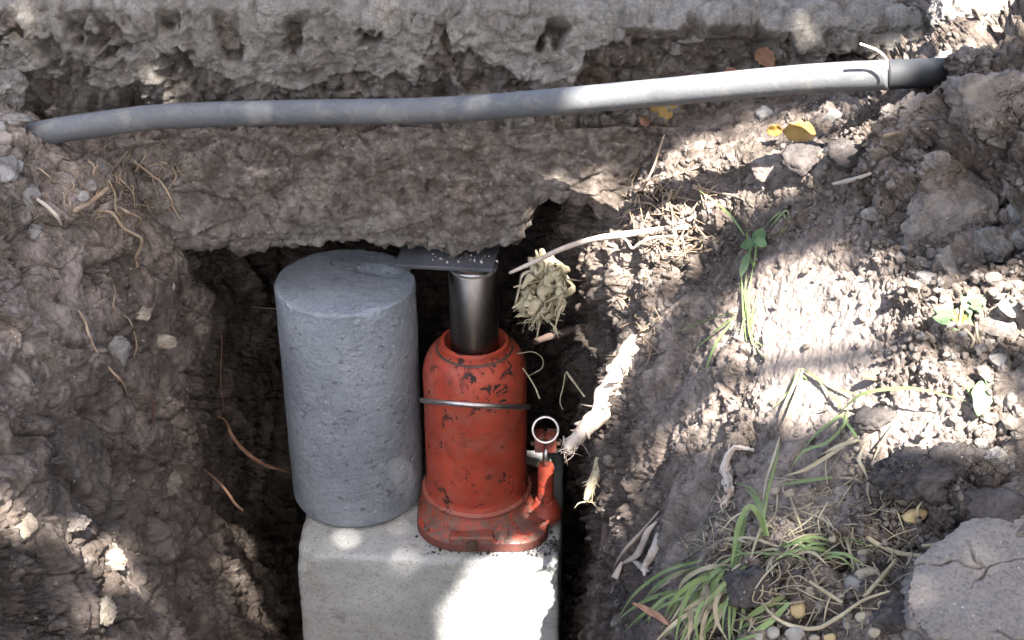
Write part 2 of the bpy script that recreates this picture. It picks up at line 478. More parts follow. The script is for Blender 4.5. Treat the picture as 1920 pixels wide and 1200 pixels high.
M['paleweed'] = fib('pale_weed_leaf', ((0.12, 0.185, 0.09), (0.18, 0.25, 0.14), (0.25, 0.32, 0.20)), 60, 0.6, 0.25)
M['yellow'] = fib('yellow_leaf', ((0.25, 0.15, 0.04), (0.36, 0.235, 0.075), (0.43, 0.31, 0.14)), 70, 0.6, 0.25)
M['drybrown'] = fib('brown_dry_leaf', ((0.17, 0.09, 0.055), (0.27, 0.15, 0.10), (0.36, 0.22, 0.15)), 70, 0.7, 0.1)
M['greyleaf'] = fib('grey_dry_leaf', ((0.12, 0.108, 0.095), (0.175, 0.16, 0.145), (0.23, 0.215, 0.195)), 45, 0.85, 0.0)
M['pebble'] = fib('cream_pebble', ((0.23, 0.19, 0.14), (0.31, 0.27, 0.21), (0.39, 0.35, 0.29)), 70, 0.7)
M['tanpebble'] = fib('tan_pebble', ((0.28, 0.20, 0.095), (0.39, 0.30, 0.16), (0.47, 0.38, 0.23)), 70, 0.65)
M['mortar'] = fib('white_mortar', ((0.27, 0.25, 0.225), (0.36, 0.34, 0.31), (0.45, 0.43, 0.40)), 80)
M['sandclay'] = soil_mat('sandy_clay', (0.20, 0.165, 0.125), (0.27, 0.225, 0.175), (0.33, 0.285, 0.23))
M['greypebble'] = fib('grey_pebble', ((0.16, 0.15, 0.135), (0.23, 0.215, 0.195), (0.30, 0.285, 0.26)), 90, 0.75)
M['leaf'] = fib('tree_leaf', ((0.04, 0.075, 0.02), (0.06, 0.105, 0.03), (0.09, 0.14, 0.045)), 20, 0.6, 0.2)

rng = np.random.default_rng(7)
random.seed(7)
# ------------------------------------------------------------------ the dug soil: pit, banks
def soft_interp(P, per):
    """P: (k, m, 3) knots along axis 0, per: samples for each interval -> dense along axis 0"""
    outp = []
    k = len(P)
    for i in range(k - 1):
        p1, p2 = P[i], P[i + 1]
        p0 = P[i - 1] if i > 0 else 2 * p1 - p2
        p3 = P[i + 2] if i + 2 < k else 2 * p2 - p1
        n = per[i]
        for j in range(n):
            f = j / n
            cm = 0.5 * (2 * p1 + (p2 - p0) * f + (2 * p0 - 5 * p1 + 4 * p2 - p3) * f * f + (3 * p1 - p0 - 3 * p2 + p3) * f ** 3)
            ln = p1 * (1 - f) + p2 * f
            outp.append(0.45 * cm + 0.55 * ln)
    outp.append(P[-1])
    return np.array(outp)

ROWS = [  # photo row, then (photo column, distance) for the 13 knots, left bank -> cavity -> right bank
 (-200, [(-300,1.75),(0,1.75),(100,1.75),(200,1.75),(250,1.75),(500,1.75),(900,1.75),(1100,1.75),(1300,1.72),(1450,1.68),(1600,1.62),(1800,1.50),(2200,1.32)]),
 (60,   [(-300,1.60),(0,1.60),(60,1.63),(120,1.7),(180,1.75),(500,1.8),(900,1.8),(1150,1.7),(1350,1.65),(1520,1.6),(1690,1.50),(1830,1.23),(2200,1.08)]),
 (180,  [(-300,1.32),(0,1.375),(45,1.42),(80,1.60),(150,1.75),(500,1.85),(900,1.85),(1150,1.6),(1300,1.50),(1480,1.42),(1640,1.26),(1780,1.13),(2200,1.02)]),
 (290,  [(-300,1.25),(0,1.33),(140,1.385),(245,1.435),(285,1.6),(500,1.85),(900,1.85),(1150,1.53),(1255,1.405),(1400,1.30),(1600,1.19),(1780,1.10),(2200,1.0)]),
 (390,  [(-300,1.20),(0,1.28),(170,1.37),(300,1.44),(335,1.6),(500,1.85),(900,1.85),(1130,1.48),(1215,1.395),(1385,1.28),(1600,1.17),(1780,1.08),(2200,.97)]),
 (480,  [(-300,1.17),(0,1.25),(180,1.37),(345,1.475),(380,1.62),(520,1.85),(930,1.85),(1075,1.54),(1212,1.37),(1395,1.24),(1600,1.13),(1780,1.05),(2200,.95)]),
 (570,  [(-300,1.13),(0,1.22),(200,1.37),(398,1.52),(428,1.66),(540,1.85),(930,1.85),(1070,1.58),(1205,1.36),(1398,1.20),(1600,1.09),(1780,1.02),(2200,.93)]),
 (700,  [(-300,1.09),(0,1.18),(200,1.35),(376,1.54),(412,1.69),(540,1.88),(930,1.88),(1085,1.63),(1180,1.36),(1395,1.14),(1600,1.05),(1780,.99),(2200,.91)]),
 (820,  [(-300,1.06),(0,1.15),(200,1.33),(388,1.55),(424,1.70),(550,1.90),(960,1.90),(1090,1.70),(1145,1.38),(1380,1.09),(1600,1.01),(1780,.96),(2200,.88)]),
 (940,  [(-300,1.03),(0,1.13),(200,1.31),(372,1.55),(430,1.70),(560,1.95),(1000,1.95),(1100,1.76),(1140,1.40),(1350,1.05),(1600,.98),(1780,.93),(2200,.86)]),
 (1060, [(-300,1.0),(0,1.10),(220,1.29),(455,1.58),(495,1.76),(570,1.92),(1040,1.92),(1108,1.78),(1137,1.40),(1300,1.02),(1600,.95),(1780,.91),(2200,.84)]),
 (1200, [(-300,.97),(0,1.07),(250,1.28),(515,1.60),(540,1.75),(580,1.80),(1050,1.80),(1108,1.72),(1125,1.40),(1230,1.0),(1600,.92),(1780,.88),(2200,.82)]),
 (1400, [(-300,.95),(0,1.04),(260,1.26),(540,1.58),(560,1.63),(600,1.645),(1060,1.645),(1105,1.62),(1115,1.36),(1190,.97),(1600,.89),(1780,.86),(2200,.8)]),
]
CT = []
for y, kn in ROWS:
    CT.append([at(x, y, t) for x, t in kn])
for Y in (0.55, -0.4, -1.6):
    zz = [.40, .28, .12, -.14, -.2, -.23, -.23, -.2, -.02, .31, .35, .37, .42]
    xx = [-.75, -.50, -.36, -.24, -.22, -.2, .05, .08, .11, .2, .42, .56, .8]
    CT.append([np.array([x, Y, z]) for x, z in zip(xx, zz)])
CT = np.array(CT)
# outer columns run out to the level ground around
L = CT[:, :1].copy(); L[..., 0] = -2.6; L[..., 1] = L[..., 1] * 1.0; L[..., 2] = 0.52
R_ = CT[:, -1:].copy(); R_[..., 0] = 2.6; R_[..., 2] = 0.56
L2 = CT[:, :1] + (CT[:, :1] - CT[:, 1:2]) * np.array([1, .6, .3]); R2 = CT[:, -1:] + (CT[:, -1:] - CT[:, -2:-1]) * np.array([1, .6, .3])
CT = np.concatenate([L, L2, CT, R2, R_], 1)
per_r = [64, 66, 62, 56, 50, 48, 70, 62, 62, 62, 72, 40, 20, 14, 10]
per_c = [14, 14, 30, 80, 110, 26, 40, 60, 56, 64, 120, 130, 110, 100, 24, 14]
G = soft_interp(CT, per_r)                                  # rows dense
G = np.transpose(soft_interp(np.transpose(G, (1, 0, 2)), per_c), (1, 0, 2))
NR, NC = G.shape[:2]
NRM = grid_normals(G)
view = CAM - G
sgn = np.sign((NRM * view).sum(-1, keepdims=True))
if np.median(sgn) < 0: NRM = -NRM
P = G.reshape(-1, 3)
rel = P - CAM
dep = rel @ FWD; PX = 960 + FPX * rel[:, 0] / np.maximum(dep, .05); PY = 600 - FPX * (rel @ UP) / np.maximum(dep, .05)
inview = (PX > -250) & (PX < 2170) & (PY > -150) & (PY < 1350) & (dep > .3)
Wleft = sstep(620, 380, PX); Wright = sstep(1120, 1260, PX)
crestx = np.interp(PY, [y for y, _ in ROWS], [k[9][0] for _, k in ROWS])
Wsteep = Wright * sstep(crestx + 40, crestx - 60, PX) * sstep(480, 620, PY)
Wtop = Wright * (1 - Wsteep)
Wmound = Wright * sstep(1500, 1750, PX) * sstep(560, 380, PY)
disp = np.zeros(len(P))
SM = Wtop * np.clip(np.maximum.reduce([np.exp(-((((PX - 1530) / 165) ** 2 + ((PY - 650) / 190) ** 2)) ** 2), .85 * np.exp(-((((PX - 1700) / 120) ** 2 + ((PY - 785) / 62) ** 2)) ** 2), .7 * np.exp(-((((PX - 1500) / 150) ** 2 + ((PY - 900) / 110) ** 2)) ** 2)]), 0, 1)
disp += (0.016 * fbm(P, 0.11, 3, 0.5, 1) + 0.007 * fbm(P, 0.035, 4, 0.6, 5)) * (1 - .7 * SM) * (1 - .35 * Wsteep)
# left wall: spade-cut clay, flakes and cracks
wv = P + 0.02 * np.stack([fbm(P, .05, 2, .5, 31), fbm(P, .05, 2, .5, 32), fbm(P, .05, 2, .5, 33)], -1)
F1, F2, ID = worley(wv, 0.055, 3)
flake = (ID - 0.5) * 0.010 * sstep(0.0, 0.18, F2 - F1) - 0.006 * sstep(0.06, 0.0, F2 - F1)
F1b, F2b, IDb = worley(wv * np.array([1, 1, 1.0]), 0.018, 9)
flake2 = (IDb - 0.5) * 0.0042 * sstep(0, .25, F2b - F1b) - 0.0026 * sstep(0.07, 0.0, F2b - F1b)
low = sstep(620, 900, PY)
rug = sstep(-0.15, 0.35, fbm(P, 0.09, 3, .5, 71))
fa, fb, fc, fd = facets(wv, .062, 101), facets(wv, .027, 105), facets(wv, .012, 109), facets(P, .0055, 113)
disp += Wleft * (.24 * .062 * fa + (.06 + .24 * rug) * .027 * fb + (.10 + .5 * rug) * .012 * fc + (.15 + .6 * rug) * .0055 * fd - .010 * sstep(.80, .93, ridged(P * np.array([1, 1, .3]), .05, 3, .5, 45)) * low - 0.005 * sstep(0.05, 0.0, F2 - F1) + 0.008 * (ridged(P, 0.06, 4, .55, 41) - .6) * (0.3 + low))
# crumbs on the top of the right bank
warp = P + 0.006 * np.stack([fbm(P, .015, 2, .5, 51), fbm(P, .015, 2, .5, 52), fbm(P, .015, 2, .5, 53)], -1)
def blobs(scale, s, thr=0.25):
    f1, f2, idd = worley(warp, scale, s)
    r = 0.45 + 0.35 * idd
    return np.sqrt(np.maximum(0, 1 - (f1 / r) ** 2)) * (idd > thr)
crumb = (.25 + .75 * sstep(-0.25, 0.25, fbm(P, 0.10, 3, .5, 61))) * (1 - .97 * SM)
ft1, ft2 = facets(warp, .034, 121), facets(warp, .017, 125)
disp += Wtop * ((.42 * .034 * ft1 + .50 * .017 * ft2 + .50 * .012 * fc) * (.04 + .95 * crumb) + .50 * .0055 * fd * (.16 + .8 * crumb) + 0.003 * blobs(0.012, 17, .6) * crumb)
disp += Wmound * (0.034 * (blobs(0.085, 23, .1) - .4) + 0.012 * (blobs(0.04, 27, .2) - .3) + .4 * .062 * fa + .4 * .027 * fb)
# steep cut of the right bank: vertical drag marks
S = P * np.array([1, 1, 0.22])
disp += Wsteep * (0.022 * (ridged(S, 0.04, 4, .6, 81) - .6) + 0.003 * blobs(0.020, 29, .75) + .26 * .03 * facets(S, .03, 131) + .15 * .012 * fc + .22 * .0055 * fd)
# cavity and recess walls
Wc = (1 - Wleft) * (1 - Wright)
disp += Wc * (0.02 * (blobs(0.06, 37, .2) - .4) + 0.008 * blobs(0.02, 39, .3) + .4 * .027 * fb + .5 * .012 * fc)
disp += 0.0016 * fbm(P, 0.006, 3, .6, 91)
disp = np.where(inview | (dep > 1.4), disp, disp * 0.6)
floor_flat = sstep(560, 600, PX) * sstep(1060, 1020, PX) * sstep(1030, 1100, PY)
disp *= (1 - 0.9 * floor_flat)
# deeper, darker and damper earth below the dry upper layer, its boundary uneven; also paints the cavity's shade darker
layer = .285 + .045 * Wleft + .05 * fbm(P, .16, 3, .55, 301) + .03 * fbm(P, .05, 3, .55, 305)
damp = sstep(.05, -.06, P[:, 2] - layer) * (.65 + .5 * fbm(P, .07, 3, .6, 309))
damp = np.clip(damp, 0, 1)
compact_lit = np.clip(SM * (1 + .4 * fbm(P, .03, 3, .6, 313)), 0, 1) * sstep(920, 840, PY)  # smooth trodden soil, lightened so the sun patch looks paler
smooth_soil = np.clip(np.maximum.reduce([SM, Wleft * (1 - rug) * .8, Wsteep * .55]), 0, 1)
TV = P + NRM.reshape(-1, 3) * disp[:, None]
terrain = mesh_np('ground', TV, grid_faces(NR, NC), M['soil'], attrs={'damp': damp, 'compact_lit': compact_lit, 'smooth_soil': smooth_soil})
terrain['kind'] = 'structure'
TN = grid_normals(TV.reshape(NR, NC, 3)).reshape(-1, 3)
TN *= np.sign(((CAM - TV) * TN).sum(-1, keepdims=True))

# soil behind the foundation
def back_soil():
    nu, nv = 520, 110
    xs = np.linspace(-1.3, 1.5, nu)
    v = np.linspace(0, 1, nv) ** 1.6
    X, Vv = np.meshgrid(xs, v)
    y0 = 1.385 + 0.075 * sstep(-0.05, 0.12, X)
    Q = np.stack([X, y0 + Vv * 1.6, 0.545 + 0.045 * sstep(0, .04, Vv * 1.6) + 0.02 * Vv], -1)
    p = Q.reshape(-1, 3)
    f1, f2, idd = worley(p, .022, 5); f1b, _, idb = worley(p, .05, 7)
    d = .010 * np.sqrt(np.maximum(0, 1 - (f1 / (.45 + .3 * idd)) ** 2)) + .02 * np.sqrt(np.maximum(0, 1 - (f1b / .6) ** 2)) * (idb > .55) + .008 * fbm(p, .05, 4, .6, 3)
    p = p + np.array([0, 0, 1.0]) * d[:, None]; p[:, 1] += .014 * fbm(p, .03, 3, .6, 4)
    ob = mesh_np('soil_verge', p, grid_faces(nv, nu), M['soil'])
    ob['kind'] = 'structure'
    return ob
verge = back_soil()
# level ground all around, out to the horizon, with the dug area left open
def ground_frame():
    xo = [-80, -2.4, 2.4, 80]; yo = [-80, -1.5, 2.9, 80]
    V = []; F = []
    for j in range(4):
        for i in range(4):
            V.append((xo[i], yo[j], 0.50))
    for j in range(3):
        for i in range(3):
            if (i, j) != (1, 1):
                a = j * 4 + i; F.append((a, a + 1, a + 5, a + 4))
    ob = poly_obj('ground_plain', V, F, M['soil'], smooth=False); ob['kind'] = 'structure'
ground_frame()

# ------------------------------------------------------------------ the old concrete foundation
EDGE_PX = [-200, 0, 90, 180, 260, 330, 390, 450, 520, 600, 660, 720, 780, 800, 815, 835, 850, 880, 910, 950, 1000, 1050, 1075, 1100, 1160, 1250, 1400, 1480, 1495, 1540, 1555, 1650, 1720, 2200]
EDGE_PY = [130, 128, 118, 150, 160, 135, 120, 150, 150, 158, 125, 138, 148, 95, 50, 48, 85, 92, 120, 128, 150, 172, 160, 95, 66, 60, 68, 78, 108, 108, 100, 105, 100, 100]
def foundation():
    prof = np.array([(1.80, .42), (1.60, .38), (1.45, .345), (1.36, .334), (1.322, .330), (1.306, .337), (1.302, .355), (1.308, .39), (1.318, .425), (1.332, .447),
                     (1.343, .462), (1.350, .475), (1.352, .50), (1.353, .53), (1.355, .555), (1.361, .566), (1.385, .572), (1.42, .574), (1.50, .576), (1.80, .58)])
    seg = np.r_[0, np.cumsum(np.linalg.norm(np.diff(prof, axis=0), axis=1))]
    # denser where the face shows
    wts = np.array([6, 8, 14, 12, 10, 10, 18, 20, 18, 16, 14, 18, 22, 20, 14, 12, 14, 12, 8])
    us = np.concatenate([np.linspace(seg[i], seg[i + 1], wts[i], endpoint=False) for i in range(len(wts))] + [[seg[-1]]])
    pr = np.stack([np.interp(us, seg, prof[:, k]) for k in (0, 1)], -1)
    ker = np.array([1, 2, 3, 2, 1]) / 9
    pr = np.stack([np.convolve(np.pad(pr[:, k], 2, mode='edge'), ker, 'valid') for k in (0, 1)], -1)
    xs = np.linspace(-0.95, 0.95, 1000)
    Xg = np.repeat(xs[None, :], len(pr), 0)
    Q = np.stack([Xg, np.repeat(pr[:, :1], len(xs), 1), np.repeat(pr[:, 1:], len(xs), 1)], -1)
    zt = sstep(.45, .56, Q[..., 2])
    Q[..., 2] -= zt * 0.017 * sstep(-.02, .15, Q[..., 0])
    # underside rises to the right of the jack, where the soil fills in
    zb = sstep(.42, .33, Q[..., 2])
    Q[..., 2] += zb * (0.045 * sstep(0.005, 0.03, Q[..., 0]) - 0.035 * sstep(.075, .12, Q[..., 0]))
    Q[..., 2] += zb * (0.004 * np.sin(Q[..., 0] * 31 + 1) - 0.006 * np.exp(-((Q[..., 0] + .22) / .05) ** 2) - .004 * np.exp(-((Q[..., 0] + .055) / .03) ** 2))
    n = grid_normals(Q)
    n *= np.where(n[:, :, 1:2] * 0 + ((Q - np.array([0, 1.55, .46])) * n * np.array([0, 1, 1])).sum(-1, keepdims=True) < 0, -1, 1)
    p = Q.reshape(-1, 3); nn = n.reshape(-1, 3)
    rel = p - CAM; dep = rel @ FWD; px = 960 + FPX * rel[:, 0] / dep; py = 600 - FPX * (rel @ UP) / dep
    # crust: the smoother cast skin that still stands proud, its lower edge broken away
    e = np.interp(px, EDGE_PX, EDGE_PY)
    jag = 20 * fbm(p, .035, 3, .6, 3) + 16 * fbm(p, .012, 3, .6, 4)
    up = (p[:, 2] > .452)
    crust = sstep(4, -4, py - e - jag) * up
    f1, f2, idd = worley(p + .017 * np.stack([fbm(p, .022, 3, .6, 7), fbm(p, .022, 3, .6, 8), fbm(p, .022, 3, .6, 9)], -1), .036, 11)
    pockw = sstep(600, 280, px) * .72 + .07
    pock = sstep(.50, .36, f1) * (idd < pockw) * sstep(12, 55, py)
    crust = crust * (1 - pock)
    face = up * sstep(1.50, 1.40, p[:, 1])
    d = .018 * crust * face
    # rough, hollow concrete and pebbly lumps below the skin
    def bl(scale, s, thr):
        a, b, c = worley(p, scale, s); r = .42 + .35 * c
        return np.sqrt(np.maximum(0, 1 - (a / r) ** 2)) * (c > thr)
    rough = (1 - crust)
    low = 1 - up
    g1, g2, g3, g4 = facets(p, .04, 201), facets(p, .018, 205), facets(p, .008, 209), facets(p * np.array([.5, 1, 1.3]), .03, 213)
    d += rough * up * (.35 * .04 * g1 + .5 * .018 * g2 + .45 * .008 * g3) + low * (.25 * .03 * g4 + .26 * .018 * g2 + .42 * .008 * g3) + crust * (.10 * .04 * g1 + .18 * .018 * g2 + .26 * .008 * g3)
    d += rough * up * (.016 * (fbm(p, .035, 4, .6, 21)) + .009 * bl(.018, 23, .3) + .004 * bl(.009, 25, .2))
    d += low * (.007 * fbm(p, .07, 3, .55, 31) + .007 * (ridged(p * np.array([.55, 1, 1.5]), .035, 4, .6, 33) - .6) + .0035 * bl(.016, 35, .5) + .0022 * fbm(p, .009, 3, .6, 37))
    d += crust * (.009 * fbm(p, .045, 4, .6, 41) + .0035 * fbm(p, .012, 3, .6, 43) + .004 * bl(.02, 45, .5) - .004 * bl(.013, 47, .6))
    d -= .010 * pock * face * sstep(14, 45, py)
    q1, _, q2 = worley(p + .004 * fbm(p, .01, 2, .5, 61)[:, None], .017, 63)
    d -= .006 * crust * face * sstep(.42, .22, q1) * (q2 < .10 + .4 * sstep(560, 280, px))
    # hollow arch at the right where the skin has spalled off deeply
    arch = np.exp(-(((px - 1290) / 170) ** 4)) * sstep(60, 90, py) * up
    d -= .022 * arch * rough
    p = p + nn * d[:, None]
    ob = mesh_np('concrete_foundation', p, grid_faces(len(pr), len(xs)), M['foundation'], attrs={'crust': np.clip(crust * (.8 + .25 * fbm(p, .02, 3, .6, 51)) + low * (.25 + .35 * fbm(p, .05, 3, .6, 57) + .35 * sstep(.39, .33, p[:, 2])) + (1 - crust) * up * (.42 + .5 * fbm(p, .025, 3, .6, 55)), 0, 1)})
    return tag(ob, 'rough crumbling old concrete foundation spanning the pit above the jack', 'foundation')
found = foundation()

# ------------------------------------------------------------------ grey block that carries everything
def support_block():
    W_, D_, H_ = .290, .215, .262
    nu = 44
    # rounded box from a subdivided cube
    import bmesh
    bm = bmesh.new(); bmesh.ops.create_cube(bm, size=1.0)
    bmesh.ops.subdivide_edges(bm, edges=bm.edges[:], cuts=60, use_grid_fill=True)
    V = np.array([v.co[:] for v in bm.verts]) * np.array([W_, D_, H_])
    r = .0065; half = np.array([W_, D_, H_]) / 2
    inner = np.clip(V, -(half - r), half - r); dv = V - inner; L = np.linalg.norm(dv, axis=1, keepdims=True) + 1e-9
    n = dv / L
    V = inner + n * np.minimum(L, r)
    flat = (L[:, 0] < 1e-6)
    d = .0022 * fbm(V, .05, 3, .5, 3) + .0011 * fbm(V, .012, 3, .6, 5) - .004 * sstep(.25, .5, fbm(V, .03, 3, .55, 8)) * (np.sum(np.abs(V) > half - .014, axis=1) > 1)
    top = V[:, 2] > H_ / 2 - .002
    d = np.where(top & (np.abs(V[:, 0]) < .12), -abs(d) * .15, d)
    V = V + n * d[:, None]
    # broken left front corner
    c = np.array([-W_ / 2, -D_ / 2, H_ / 2])
    V = V + ((-c / np.linalg.norm(c)) * np.maximum(0, .022 - np.linalg.norm(V - c, axis=1))[:, None] * .6)
    for v, q in zip(bm.verts, V): v.co = q
    me = bpy.data.meshes.new('concrete_block'); bm.to_mesh(me); bm.free()
    me.polygons.foreach_set('use_smooth', [True] * len(me.polygons))
    me.materials.append(M['block'])
    ob = bpy.data.objects.new('concrete_block', me); COL.objects.link(ob)
    ob.location = (-.0875, 1.318, -H_ / 2); ob.rotation_euler = (0, 0, math.radians(-3.0))
    return tag(ob, 'pale grey concrete block standing on the pit floor under jack and cylinder', 'block')
support_block()

# ------------------------------------------------------------------ cement test cylinder
def cement_cylinder():
    r, h = .0752, .277
    prof = [(0, 0)] + [(x, 0) for x in np.linspace(.01, r - .008, 10)]
    prof += [(r - .008 + .008 * math.sin(a), .008 - .008 * math.cos(a)) for a in np.linspace(.2, math.pi / 2, 6)]
    prof += [(r, z) for z in np.linspace(.011, h - .004, 190)]
    prof += [(r - .003 + .003 * math.cos(a), h - .003 + .003 * math.sin(a)) for a in np.linspace(.1, math.pi / 2, 5)]
    prof += [(x, h) for x in np.linspace(r - .005, .004, 60)] + [(0, h)]
    dc = at_z(706, 512, h) - np.array([-.178, 1.335, h])
    def disp(V):
        rad = np.linalg.norm(V[:, :2], axis=1, keepdims=True) + 1e-9
        n = np.concatenate([V[:, :2] / rad, np.zeros_like(rad)], 1)
        side = (rad[:, 0] > r - .009) & (V[:, 2] < h - .0015)
        q = V.copy()
        d = .0006 * fbm(V, .03, 3, .6, 2) + .00045 * fbm(V * np.array([1, 1, 1.8]), .006, 3, .6, 3) - .0009 * sstep(.42, .55, fbm(V * np.array([1, 1, 2.2]), .007, 2, .5, 4))
        wf, _, wid = worley(V * np.array([1, 1, 1.5]), .0085, 5)
        d -= .0022 * sstep(.30, .14, wf) * (wid < .07)
        chip = sstep(h - .012, h, V[:, 2]) * sstep(.1, .5, fbm(V, .02, 3, .6, 6)) * .0032
        q += n * (np.where(side, d, 0) - chip * (rad[:, 0] > r - .009))[:, None]
        t = (V[:, 2] > h - .0012)
        q[:, 2] += t * (.0016 * fbm(V, .04, 3, .5, 9) + .0006 * fbm(V, .008, 3, .6, 10))
        dx = V[:, 0] - dc[0]; dy = V[:, 1] - dc[1]
        a = dx * .94 - dy * .34; b = dx * .34 + dy * .94
        q[:, 2] -= t * .0085 * np.exp(-(a / .021) ** 4) * sstep(-.008, -.003, b) * sstep(.02, -.002, b)
        return q
    ob = lathe('cement_cylinder', prof, M['cement'], None, (0, 0, 0), 340, disp)
    ob.location = (-.178, 1.335, .0012)
    return tag(ob, 'smooth blue grey cement cylinder standing upright beside the red jack', 'cylinder')
cement_cylinder()

# ------------------------------------------------------------------ red bottle jack
def bottle_jack():
    J = empty('bottle_jack', (-.0400, 1.302, .0008))
    R = .0562
    # cast base: rounded rectangle that shrinks to the weld ring
    N = 96
    def rrect(x0, x1, y0, y1, rad):
        pts = []
        cs = [(x1 - rad[0], y0 + rad[0], -90, rad[0]), (x1 - rad[1], y1 - rad[1], 0, rad[1]), (x0 + rad[2], y1 - rad[2], 90, rad[2]), (x0 + rad[3], y0 + rad[3], 180, rad[3])]
        for cx, cy, a0, rr in cs:
            for i in range(24):
                a = math.radians(a0 + 90 * i / 23); pts.append((cx + rr * math.cos(a), cy + rr * math.sin(a)))
        return np.array(pts)
    O = rrect(-.0665, .0800, -.0800, .072, (.034, .030, .058, .050))
    ang = np.arctan2(O[:, 1], O[:, 0])
    Cc = np.stack([np.cos(ang), np.sin(ang)], -1) * .0605
    rings = []
    for f, z, ins in ((0, 0.0, .0015), (0, .001, 0), (0, .0085, 0), (0.02, .0105, .0006), (.12, .0125, 0), (.45, .0165, 0), (.8, .021, 0), (.97, .026, 0), (1.0, .031, 0), (1.0, .034, .0028), (1.0, .0345, .012)):
        q = O * (1 - f) + Cc * f
        q = q * (1 - ins / np.linalg.norm(q, axis=1, keepdims=True))
        rings.append(np.concatenate([q, np.full((N, 1), z)], 1))
    V = np.array(rings).reshape(-1, 3)
    V = V + (fbm(V, .02, 3, .6, 3) * .0007)[:, None] * np.array([0, 0, 1.0]) * (V[:, 2:3] > .002)
    F = fix_quads(grid_faces(len(rings), N, True)) + [tuple(range(N))[::-1], tuple(range((len(rings) - 1) * N, len(rings) * N))]
    nb = 3
    V2 = V.reshape(len(rings), N, 3)
    fl = V2[:nb + 1].reshape(-1, 3)
    F = fix_quads(grid_faces(len(rings) - nb, N, True)) + [tuple(range((len(rings) - nb - 1) * N, (len(rings) - nb) * N))]
    base = sharp(poly_obj('base', V2[nb:].reshape(-1, 3), F, M['red_dirty'], J), 45)
    sharp(poly_obj('flange', fl, fix_quads(grid_faces(nb + 1, N, True)) + [tuple(range(N))[::-1]], M['grime'], base), 45)
    # release valve on the front of the base
    b = box_bevel('valve_boss', (.050, .030, .0185), M['red_dirty'], base, (-.004, -.0640, .0098), 0, .0045, 3)
    bolt = sharp(lathe('release_valve', [(0, 0), (.0068, 0), (.0068, .0045), (.0055, .006), (0, .006)], M['rusty'], base, (0, 0, 0), 6), 30)
    bolt.location = (-.004, -.0788, .0108); bolt.rotation_euler = (math.radians(80), math.radians(15), 0)
    lathe('washer', [(0, 0), (.0088, 0), (.0088, .0012), (0, .0012)], M['red_dirty'], base, (0, 0, 0), 24).matrix_local = Matrix.Translation((-.004, -.0782, .0108)) @ Matrix.Rotation(math.radians(80), 4, 'X')
    lathe('weld_ring', [(.0575, .0300), (.0612, .0305), (.0622, .0330), (.0606, .0355), (.0560, .0362)], M['dusty'], base, (0, 0, 0), 96, lambda V: V + (fbm(V, .006, 2, .5, 4) * .0007)[:, None] * np.array([0, 0, 1.0]))
    # body with rounded shoulder
    z0, z1, z2 = .033, .178, .214
    prof = [(R - .006, z0 - .001), (R + .0022, z0 + .0005), (R + .0024, z0 + .003), (R + .0002, z0 + .006)] + [(R, z) for z in np.linspace(z0 + .009, z1, 40)]
    for a in np.linspace(0, 1, 16)[1:]:
        th = a * math.pi / 2 * .93
        prof.append((.0405 + (R - .0405) * math.cos(th), z1 + (z2 - z1) * math.sin(th)))
    prof += [(.0385, z2 + .0005), (.0385, z2 + .001)]
    def dd(V):
        rad = np.linalg.norm(V[:, :2], axis=1, keepdims=True) + 1e-9
        n = np.concatenate([V[:, :2] / rad, 0 * rad], 1)
        return V + n * (.0004 * fbm(V, .04, 2, .5, 4) - .0007 * sstep(.45, .7, fbm(V, .02, 2, .5, 5)))[:, None]
    body = lathe('body', prof, M['red'], J, n=128, disp=dd)
    collar = sharp(lathe('collar', [(.0392, z2 - .004), (.0392, z2 + .002), (.0372, z2 + .0025), (.0368, z2 + .0045), (.0372, z2 + .0075), (.0362, z2 + .0095), (.0335, z2 + .0098), (.0322, z2 + .0085), (.0305, z2 + .002), (.0262, z2 - .002)], M['red'], J, n=80), 50)
    sharp(lathe('dark_gap_ring', [(.0412, z2 - .0028), (.0418, z2 + .0000), (.0402, z2 + .0016), (.0380, z2 + .0014)], M['rusty'], J, n=80), 50)  # dark ring in place of the shaded gap between body and collar
    pist = sharp(lathe('piston', [(.0262, z2 - .01), (.0260, z2 - .002), (.0260, .3095), (.0250, .3105), (.0, .3105)], M['piston'], J, n=80), 45)
    rim = sharp(lathe('rim', [(.0254, .3098), (.0254, .3128), (.0238, .3142), (0, .3142)], M['rim'], pist, n=64), 45)
    sad = sharp(lathe('saddle', [(.0200, .3138), (.0210, .3172), (0, .3172)], M['rusty'], pist, n=40), 45)
    # wire carrying handle swung against the front of the body
    a = np.radians(np.linspace(192, 348, 30))
    hr = R + .0024
    pts = np.stack([hr * np.cos(a), hr * np.sin(a) * 1.0, (.1425 + .0045 * np.cos(a) * -1) + (-np.sin(a)) * hr * .62], -1)
    tube('carry_handle', pts, .0031, M['wire'], J, seg=70, sides=10)
    # pump
    px, py = .0775, -.022
    foot = sharp(lathe('pump_boss', [(0, .006), (.0185, .006), (.0185, .012), (.0160, .018), (.0125, .025), (.0110, .030), (0, .030)], M['red'], J, n=40), 50)
    foot.location = (px, py, 0)
    pc = sharp(lathe('pump_cylinder', [(0, .028), (.0090, .028), (.0090, .073), (.0080, .0755), (.0, .0755)], M['red'], J, n=32), 50)
    pc.location = (px, py, 0)
    pr = lathe('pump_plunger', [(0, .07), (.0041, .07), (.0041, .101), (0, .101)], M['rim'], J, n=20); pr.location = (px, py, 0)
    # clevis with pinch slot and the tube that takes the lever
    cl = empty('pump_head', (px - .001, py, .098)); cl.parent = J
    for sx in (-1, 1):
        box_bevel('clevis_cheek', (.0105, .020, .020), M['red_dirty'], cl, (sx * .0068, 0, .010), 0, .0022, 2)
    box_bevel('pinch_web', (.006, .014, .016), M['red_dirty'], cl, (0, .002, .009), 0, .001, 1)
